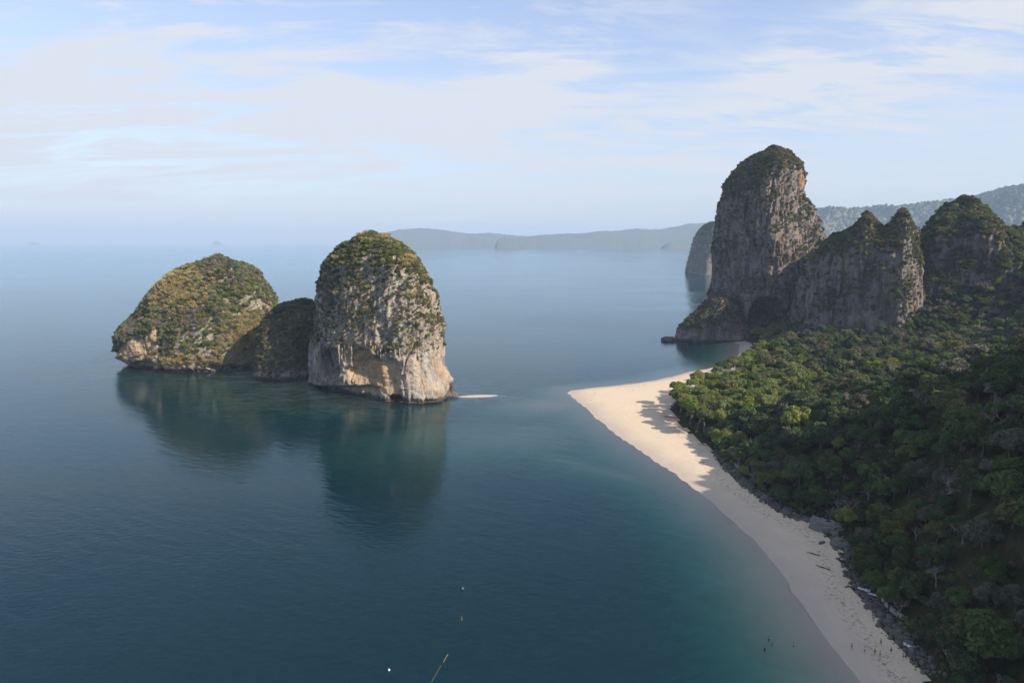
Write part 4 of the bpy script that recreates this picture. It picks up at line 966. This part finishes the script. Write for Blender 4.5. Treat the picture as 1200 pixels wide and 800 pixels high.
# ------------------------------------------------------------------ small things on the beach
def strip_wall(name, pts_px, thick, hgt, mat, label, zadd=0.0):
    P = [px_ground(u, v) for u, v in pts_px]; P = smooth_poly([(p.x, p.y) for p in P], 2); z = bz(P)
    t = np.gradient(P, axis=0); t /= np.linalg.norm(t, axis=1)[:, None]; n = np.stack((-t[:, 1], t[:, 0]), -1)*thick/2; V = []
    for q, nn_, zz_ in zip(P, n, z): V += [(*(q-nn_), zz_-.4), (*(q+nn_), zz_-.4), (*(q+nn_), zz_+hgt+zadd), (*(q-nn_), zz_+hgt+zadd)]
    k = len(P); Fc = grid_faces(k, 4, True); Fc = np.concatenate((Fc, [[0, 1, 2, 3], [4*k-1, 4*k-2, 4*k-3, 4*k-4]]))
    return tag(link(name, mesh_np(name, V, Fc, False), mat), label, 'wall')
M_CONC = plain('weathered_concrete', (0.30, 0.28, 0.25), 0.9, 0.2)
M_WHITE = plain('white_sheet', (0.62, 0.63, 0.66), 0.6, 0.3)
strip_wall('retaining_wall', [(848, 529), (854, 540), (866, 549), (878, 556), (886, 561)], 0.5, 1.3, M_CONC, 'low curved concrete wall between the boulders and the grove')
strip_wall('retaining_wall', [(1034, 703), (1040, 712), (1050, 720), (1058, 725)], 0.6, 1.2, M_CONC, 'short grey wall half hidden by trees above the shaded beach')
def box(sx, sy, sz, z0=0):
    V = [(x*sx/2, y*sy/2, z0+zz_*sz) for zz_ in (0, 1) for x, y in ((-1, -1), (1, -1), (1, 1), (-1, 1))]
    return V, [[0, 3, 2, 1], [4, 5, 6, 7], [0, 1, 5, 4], [1, 2, 6, 5], [2, 3, 7, 6], [3, 0, 4, 7]]
# steps climbing from the boulders
q0, q1 = px_ground(1122, 782), px_ground(1106, 755); stair = empty('stone_stairs', q0); tag(stair, 'flight of pale stone steps climbing beside the dark trees', 'stairs')
V, Fc = box(2.4, .75, .32); sm = mesh_np('step', V, np.array(Fc), False); sm.materials.append(M_CONC)
for i in range(9):
    t = i/8; o = link('step', sm, None, stair); dq = (q1-q0); o.location = (dq.x*t, dq.y*t, dq.z*t+.35); o.rotation_euler = (0, 0, math.atan2(dq.y, dq.x)+math.pi/2)
# shelter roof among the trees
q = px_ground(846, 512); hut = empty('beach_hut', q, 0.5); tag(hut, 'small hut with pale roof hidden among the grove trees', 'hut')
V, Fc = box(4, 3, 2.6); link('wall', mesh_np('wall', V, np.array(Fc), False), M_WOOD, hut)
rv = [(-2.6, -2, 0), (2.6, -2, 0), (2.6, 0, 1.3), (-2.6, 0, 1.3), (-2.6, 2, 0), (2.6, 2, 0)]; rv = [(a, b, c+2.62+dz) for dz in (0, .12) for a, b, c in rv]
rf = np.array([[6, 7, 8, 9], [9, 8, 11, 10], [3, 2, 1, 0], [4, 5, 2, 3], [0, 1, 7, 6], [5, 4, 10, 11], [0, 6, 9, 3], [1, 2, 8, 7], [3, 9, 10, 4], [2, 5, 11, 8]])
link('roof', mesh_np('roof', rv, rf, False), M_WHITE, hut)
V, Fc = box(.9, .08, 1.9); dr = link('door', mesh_np('door', V, np.array(Fc), False), M_BARK, hut); dr.location = (0, -1.54, 0)
link('handle', mesh_np('handle', *tubes([((.3, -.08, .95), (.3, -.08, 1.1), .025, .025)], 6)), M_CONC, dr)
# crumpled sheets at the forest edge
def sheet(u, v, sc, seed, label):
    n = 18; g = np.linspace(-1, 1, n); X, Y = np.meshgrid(g, g); P3 = np.stack((X.ravel(), Y.ravel(), 0*X.ravel()), -1)
    X2 = X.ravel()*(1+.3*fbm(P3, .8, 2, seed)); Y2 = Y.ravel()*(1+.4*fbm(P3, .7, 2, seed+1)); Z = 0.35+0.45*fbm(P3, .35, 3, seed+2)
    q = px_ground(u, v); top = np.stack((X2, Y2, Z), -1); V = np.concatenate((top, top-[0, 0, .03])); Fq = grid_faces(n, n)
    o = link('plastic_sheet', mesh_np('plastic_sheet', V, np.concatenate((Fq, Fq[:, ::-1]+n*n)), False), M_WHITE); o.location = q + Vector((0, 0, .5)); o.scale = sc; o.rotation_euler = (0, 0, -.7); tag(o, label, 'sheet')
sheet(1012, 693, (1.8, .8, 1.0), 3, 'crumpled white sheet draped at the forest edge above the shaded sand')
sheet(1023, 699, (1.3, .5, .8), 4, 'narrow white sheet lying next to the larger crumpled one')
sheet(1066, 759, (1.5, .7, .8), 5, 'crumpled white sheet at the forest edge near the stone steps')
# red kayaks pulled up under the grove
def kayak_mesh():
    n, m_ = 15, 10; V = []
    for i in range(n):
        t = -1+2*i/(n-1); w = 0.38*(1-abs(t)**2.4)+0.02; hh = 0.2*(1-abs(t)**3)+.06
        for j in range(m_): a = 2*math.pi*j/m_; V.append((t*2.1, w*math.cos(a), hh*math.sin(a)+0.22+0.18*t*t))
    return mesh_np('hull', V, grid_faces(n, m_, True))
KH = kayak_mesh(); KH.materials.append(plain('red_plastic', (0.42, 0.06, 0.035), 0.5, 0.5))
th = np.arange(12)*2*math.pi/12; V = np.concatenate([np.stack((rr_*1.6*np.cos(th), rr_*np.sin(th), 0*th+zc), -1) for rr_, zc in ((.30, .42), (.26, .47), (.2, .40))])
KC = mesh_np('cockpit', V, grid_faces(3, 12, True)); KC.materials.append(plain('dark_seat', (.02, .02, .02)))
for i, (u, v, rz) in enumerate(((781, 488.5, -.12), (787, 489, -.05), (793, 490, -.1))):
    e = empty('kayak', px_ground(u, v)+Vector((0, 0, .05)), rz); L = 'red kayak lying on the shaded sand at the edge of the grove'; tag(e, L, 'kayak', L); link('hull', KH, None, e); link('cockpit', KC, None, e)
# driftwood
def log_mesh(seed):
    r_ = np.random.default_rng(seed); segs = []; p_ = np.zeros(3)
    for i in range(5): q = p_+np.array((.9, r_.normal()*.2, r_.normal()*.05)); segs.append((p_, q, .2-.02*i, .18-.02*i)); p_ = q
    segs.append((np.array((2., 0, 0)), np.array((2.6, .9, .5)), .1, .04)); return mesh_np('driftwood_log', *tubes(segs, 7))
LG = [log_mesh(i) for i in (1, 2)]
for l in LG: l.materials.append(M_WOOD)
for i, (u, v, rz, s, lab) in enumerate(((961, 651, 2.4, 1.0, 'driftwood branch on the sand below the pale outcrop'), (973, 668, 2.2, 1.1, 'long driftwood branch lying along the wrack line'), (990, 688, .1, 1.2, 'driftwood branch near the white crumpled sheet'), (830, 522, 2.5, 1.2, 'dark log at the sand edge below the grove'), (822, 515, 2.4, .8, 'short log under the overhanging grove trees'))):
    o = link('driftwood_log', LG[i % 2]); o.location = px_ground(u, v)+Vector((0, 0, .15)); o.rotation_euler = (0, 0, rz); o.scale = (s,)*3; tag(o, lab, 'driftwood')

# ------------------------------------------------------------------ people
M_SKIN = plain('skin', (.36, .22, .15), .6, .3, None, .05); M_HAIR = plain('hair', (.02, .015, .012), .6)
CL = {k: plain('cloth_'+k, c, .9, .1, None, .08) for k, c in (('red', (.40, .05, .04)), ('white', (.7, .7, .7)), ('black', (.02, .02, .025)), ('blue', (.06, .12, .3)))}
def skin_mesh(name, verts, edges, rad, sub=2):
    me = bpy.data.meshes.new(name); me.from_pydata(verts, edges, []); o = bpy.data.objects.new(name, me); COL.objects.link(o)
    o.modifiers.new('s', 'SKIN'); md = o.modifiers.new('d', 'SUBSURF'); md.levels = md.render_levels = sub
    sv = me.skin_vertices[0].data
    for v_, r_ in zip(sv, rad): v_.radius = (r_, r_)
    sv[0].use_root = True
    dg = bpy.context.evaluated_depsgraph_get(); r = bpy.data.meshes.new_from_object(o.evaluated_get(dg)); r.name = name
    bpy.data.objects.remove(o); r.polygons.foreach_set('use_smooth', np.ones(len(r.polygons), bool)); return r
def body(step):
    v = [(0, 0, .95), (0, 0, 1.12), (0, 0, 1.32), (0, 0, 1.45), (0, .01, 1.54), (0, -.01, 1.64), (0, -.01, 1.72)]
    e = [(0, 1), (1, 2), (2, 3), (3, 4), (4, 5), (5, 6)]; r = [.14, .125, .15, .10, .055, .092, .08]
    for s in (-1, 1):
        k = s*step; b = len(v)
        v += [(s*.17, 0, 1.40), (s*.23, k*.10, 1.14), (s*.24, k*.2-.05, .90), (s*.245, k*.22-.08, .80)]; e += [(3, b), (b, b+1), (b+1, b+2), (b+2, b+3)]; r += [.06, .048, .036, .034]
        for f in range(4): v.append((s*(.235+.012*f), k*.23-.11+.018*f, .72+.008*f)); e.append((b+3, len(v)-1)); r.append(.010)
        v.append((s*.215, k*.23-.13, .76)); e.append((b+3, len(v)-1)); r.append(.011)
        b = len(v); v += [(s*.09, 0, .88), (s*.10, -k*.14-.02, .50), (s*.10, -k*.24+.03, .09), (s*.11, -k*.24-.12, .04)]; e += [(0, b), (b, b+1), (b+1, b+2), (b+2, b+3)]; r += [.095, .06, .04, .035]
    v += [(0, -.115, 1.645), ]; e += [(5, len(v)-1)]; r += [.018]
    return skin_mesh('body', v, e, r)
BODY = [body(0.0), body(1.0)]
for b in BODY: b.materials.append(M_SKIN)
def lathe(prof, n=12, sy=.75, y0=0.0):
    a = np.arange(n)*2*math.pi/n; return np.concatenate([np.stack((r_*np.cos(a), r_*sy*np.sin(a)+y0, 0*a+z_), -1) for r_, z_ in prof]), grid_faces(len(prof), n, True)
SH = mesh_np('swim_shorts', *lathe(((.19, .72), (.20, .85), (.175, 1.0), (.16, 1.05)))); SHIRT = mesh_np('shirt', *lathe(((.175, .98), (.165, 1.12), (.195, 1.32), (.16, 1.43), (.08, 1.48))))
HR = mesh_np('hair', *lathe(((.112, 1.62), (.118, 1.70), (.10, 1.77), (.05, 1.81), (.005, 1.815)), 12, 1.0, .015))
HR.materials.append(M_HAIR)
def with_mat(me, m_): c = me.copy(); c.materials.append(m_); return c
SHC = {k: with_mat(SH, m_) for k, m_ in CL.items()}; STC = {k: with_mat(SHIRT, m_) for k, m_ in CL.items()}
def person(p, rz, pose, shorts, shirt, label, tilt=0.0):
    e = empty('person', p, rz); e.rotation_euler = (tilt, 0, rz); tag(e, label, 'person')
    link('body', BODY[pose], None, e); link('hair', HR, None, e); link('swim_shorts', SHC[shorts], None, e)
    if shirt: link('shirt', STC[shirt], None, e)
for (u, v, rz, pose, sh_, st, lab) in ((998, 760, .6, 1, 'black', 'black', 'person in dark clothes walking across the shaded sand'), (1013, 764, 2.0, 0, 'blue', 'white', 'person in a white shirt standing on the shaded sand'), (1025, 767, -.5, 0, 'red', 'red', 'person in red standing beside the white-shirted person'),
        (1031, 769, 1.2, 0, 'red', None, 'bare-chested person in red shorts next to the person in red'), (1044, 765, 3.0, 0, 'black', 'red', 'person in red shirt and black shorts near the forest edge'), (1058, 772, 1.0, 0, 'black', 'blue', 'person in blue shirt standing near the stone steps'), (1032, 755, 0, 1, 'black', None, 'bare-chested person in black shorts walking up the shaded sand'),
        (697, 462, 1.5, 0, 'black', 'black', 'person in black standing alone on the tip of the sunlit spit'), (742, 458, 2, 1, 'red', 'white', 'person in white walking on the sunlit spit'), (755, 452, 1, 1, 'blue', 'red', 'person in red shirt at the water edge of the spit')):
    person(px_ground(u, v), rz, pose, sh_, st, lab)
for (u, v, rz, lab, sh_) in ((896, 760, .3, 'bather in dark shirt farthest out in the shallows', 'black'), (905, 754, 1.2, 'bather in blue shirt standing between two others in the shallows', 'blue'), (901, 748, 2.5, 'bather in black swimwear behind the small group in the shallows', None), (930, 755, 4, 'bather in white shirt standing apart near the shore', 'white')):
    a, b = px_sea(u, v); person((float(a), float(b), -1.05), rz, 0, 'black', sh_, lab)

# ------------------------------------------------------------------ floats and rope on the water
M_YEL = plain('yellow_rope', (.32, .25, .05), .6, .3); M_BUOY = plain('white_buoy', (.75, .75, .75), .4, .5, None, .05); M_BLUE = plain('blue_drum', (.05, .09, .13), .5, .4)
def buoy(u, v, R, mat, label):
    a, b = px_sea(u, v); e = empty('buoy', (float(a), float(b), 0)); tag(e, label, 'buoy')
    link('float', mesh_np('float', *lathe([(R*math.sin(t), -R*math.cos(t)+R*.4) for t in np.linspace(.02, math.pi-.02, 10)], 14, 1.0)), mat, e)
    link('ring', mesh_np('ring', *tubes([(np.array((.15*math.cos(t), 0, R*1.45+.15*math.sin(t))), np.array((.15*math.cos(t+.7), 0, R*1.45+.15*math.sin(t+.7))), .04, .04) for t in np.arange(0, 6.3, .7)], 6)), mat, e)
buoy(456, 785, .26, M_BUOY, 'small white ball buoy floating on dark water')
buoy(542, 690, .5, M_BLUE, 'dark blue drum buoy at the end of the yellow rope')
def rope(pts, rad, label):
    P = smooth_poly(np.stack(px_sea(*np.array(pts, float).T), -1), 2); segs = [((*p_, .02), (*q_, .02), rad, rad) for p_, q_ in zip(P[:-1], P[1:])]
    tag(link('floating_rope', mesh_np('floating_rope', *tubes(segs, 6)), M_YEL), label, 'rope')
rope([(541, 722), (541.5, 725), (540.5, 727)], .06, 'short end of yellow rope below the dark blue buoy')
rope([(525, 766), (522.5, 770), (519.5, 775.5)], .055, 'yellow floating rope on the dark open water')
rope([(517, 779), (514, 784), (510, 791), (505, 800)], .025, 'thin sunken-looking rope trailing from the yellow one')

# ------------------------------------------------------------------ haze over the whole place
V, Fc = box(61000, 35000, 600); hz = mesh_np('haze', np.array(V)+[0, 13000, -13.5], np.array(Fc), False)
m, nt = new_mat('haze'); nd(nt, 'ShaderNodeOutputMaterial', {'Volume': nd(nt, 'ShaderNodeVolumePrincipled', {'Color': (0.56, 0.75, 1.0, 1), 'Density': 0.000065, 'Anisotropy': 0.0})})
tag(link('haze', hz, m), 'pale blue sea haze over the whole bay', 'haze', kind='stuff')
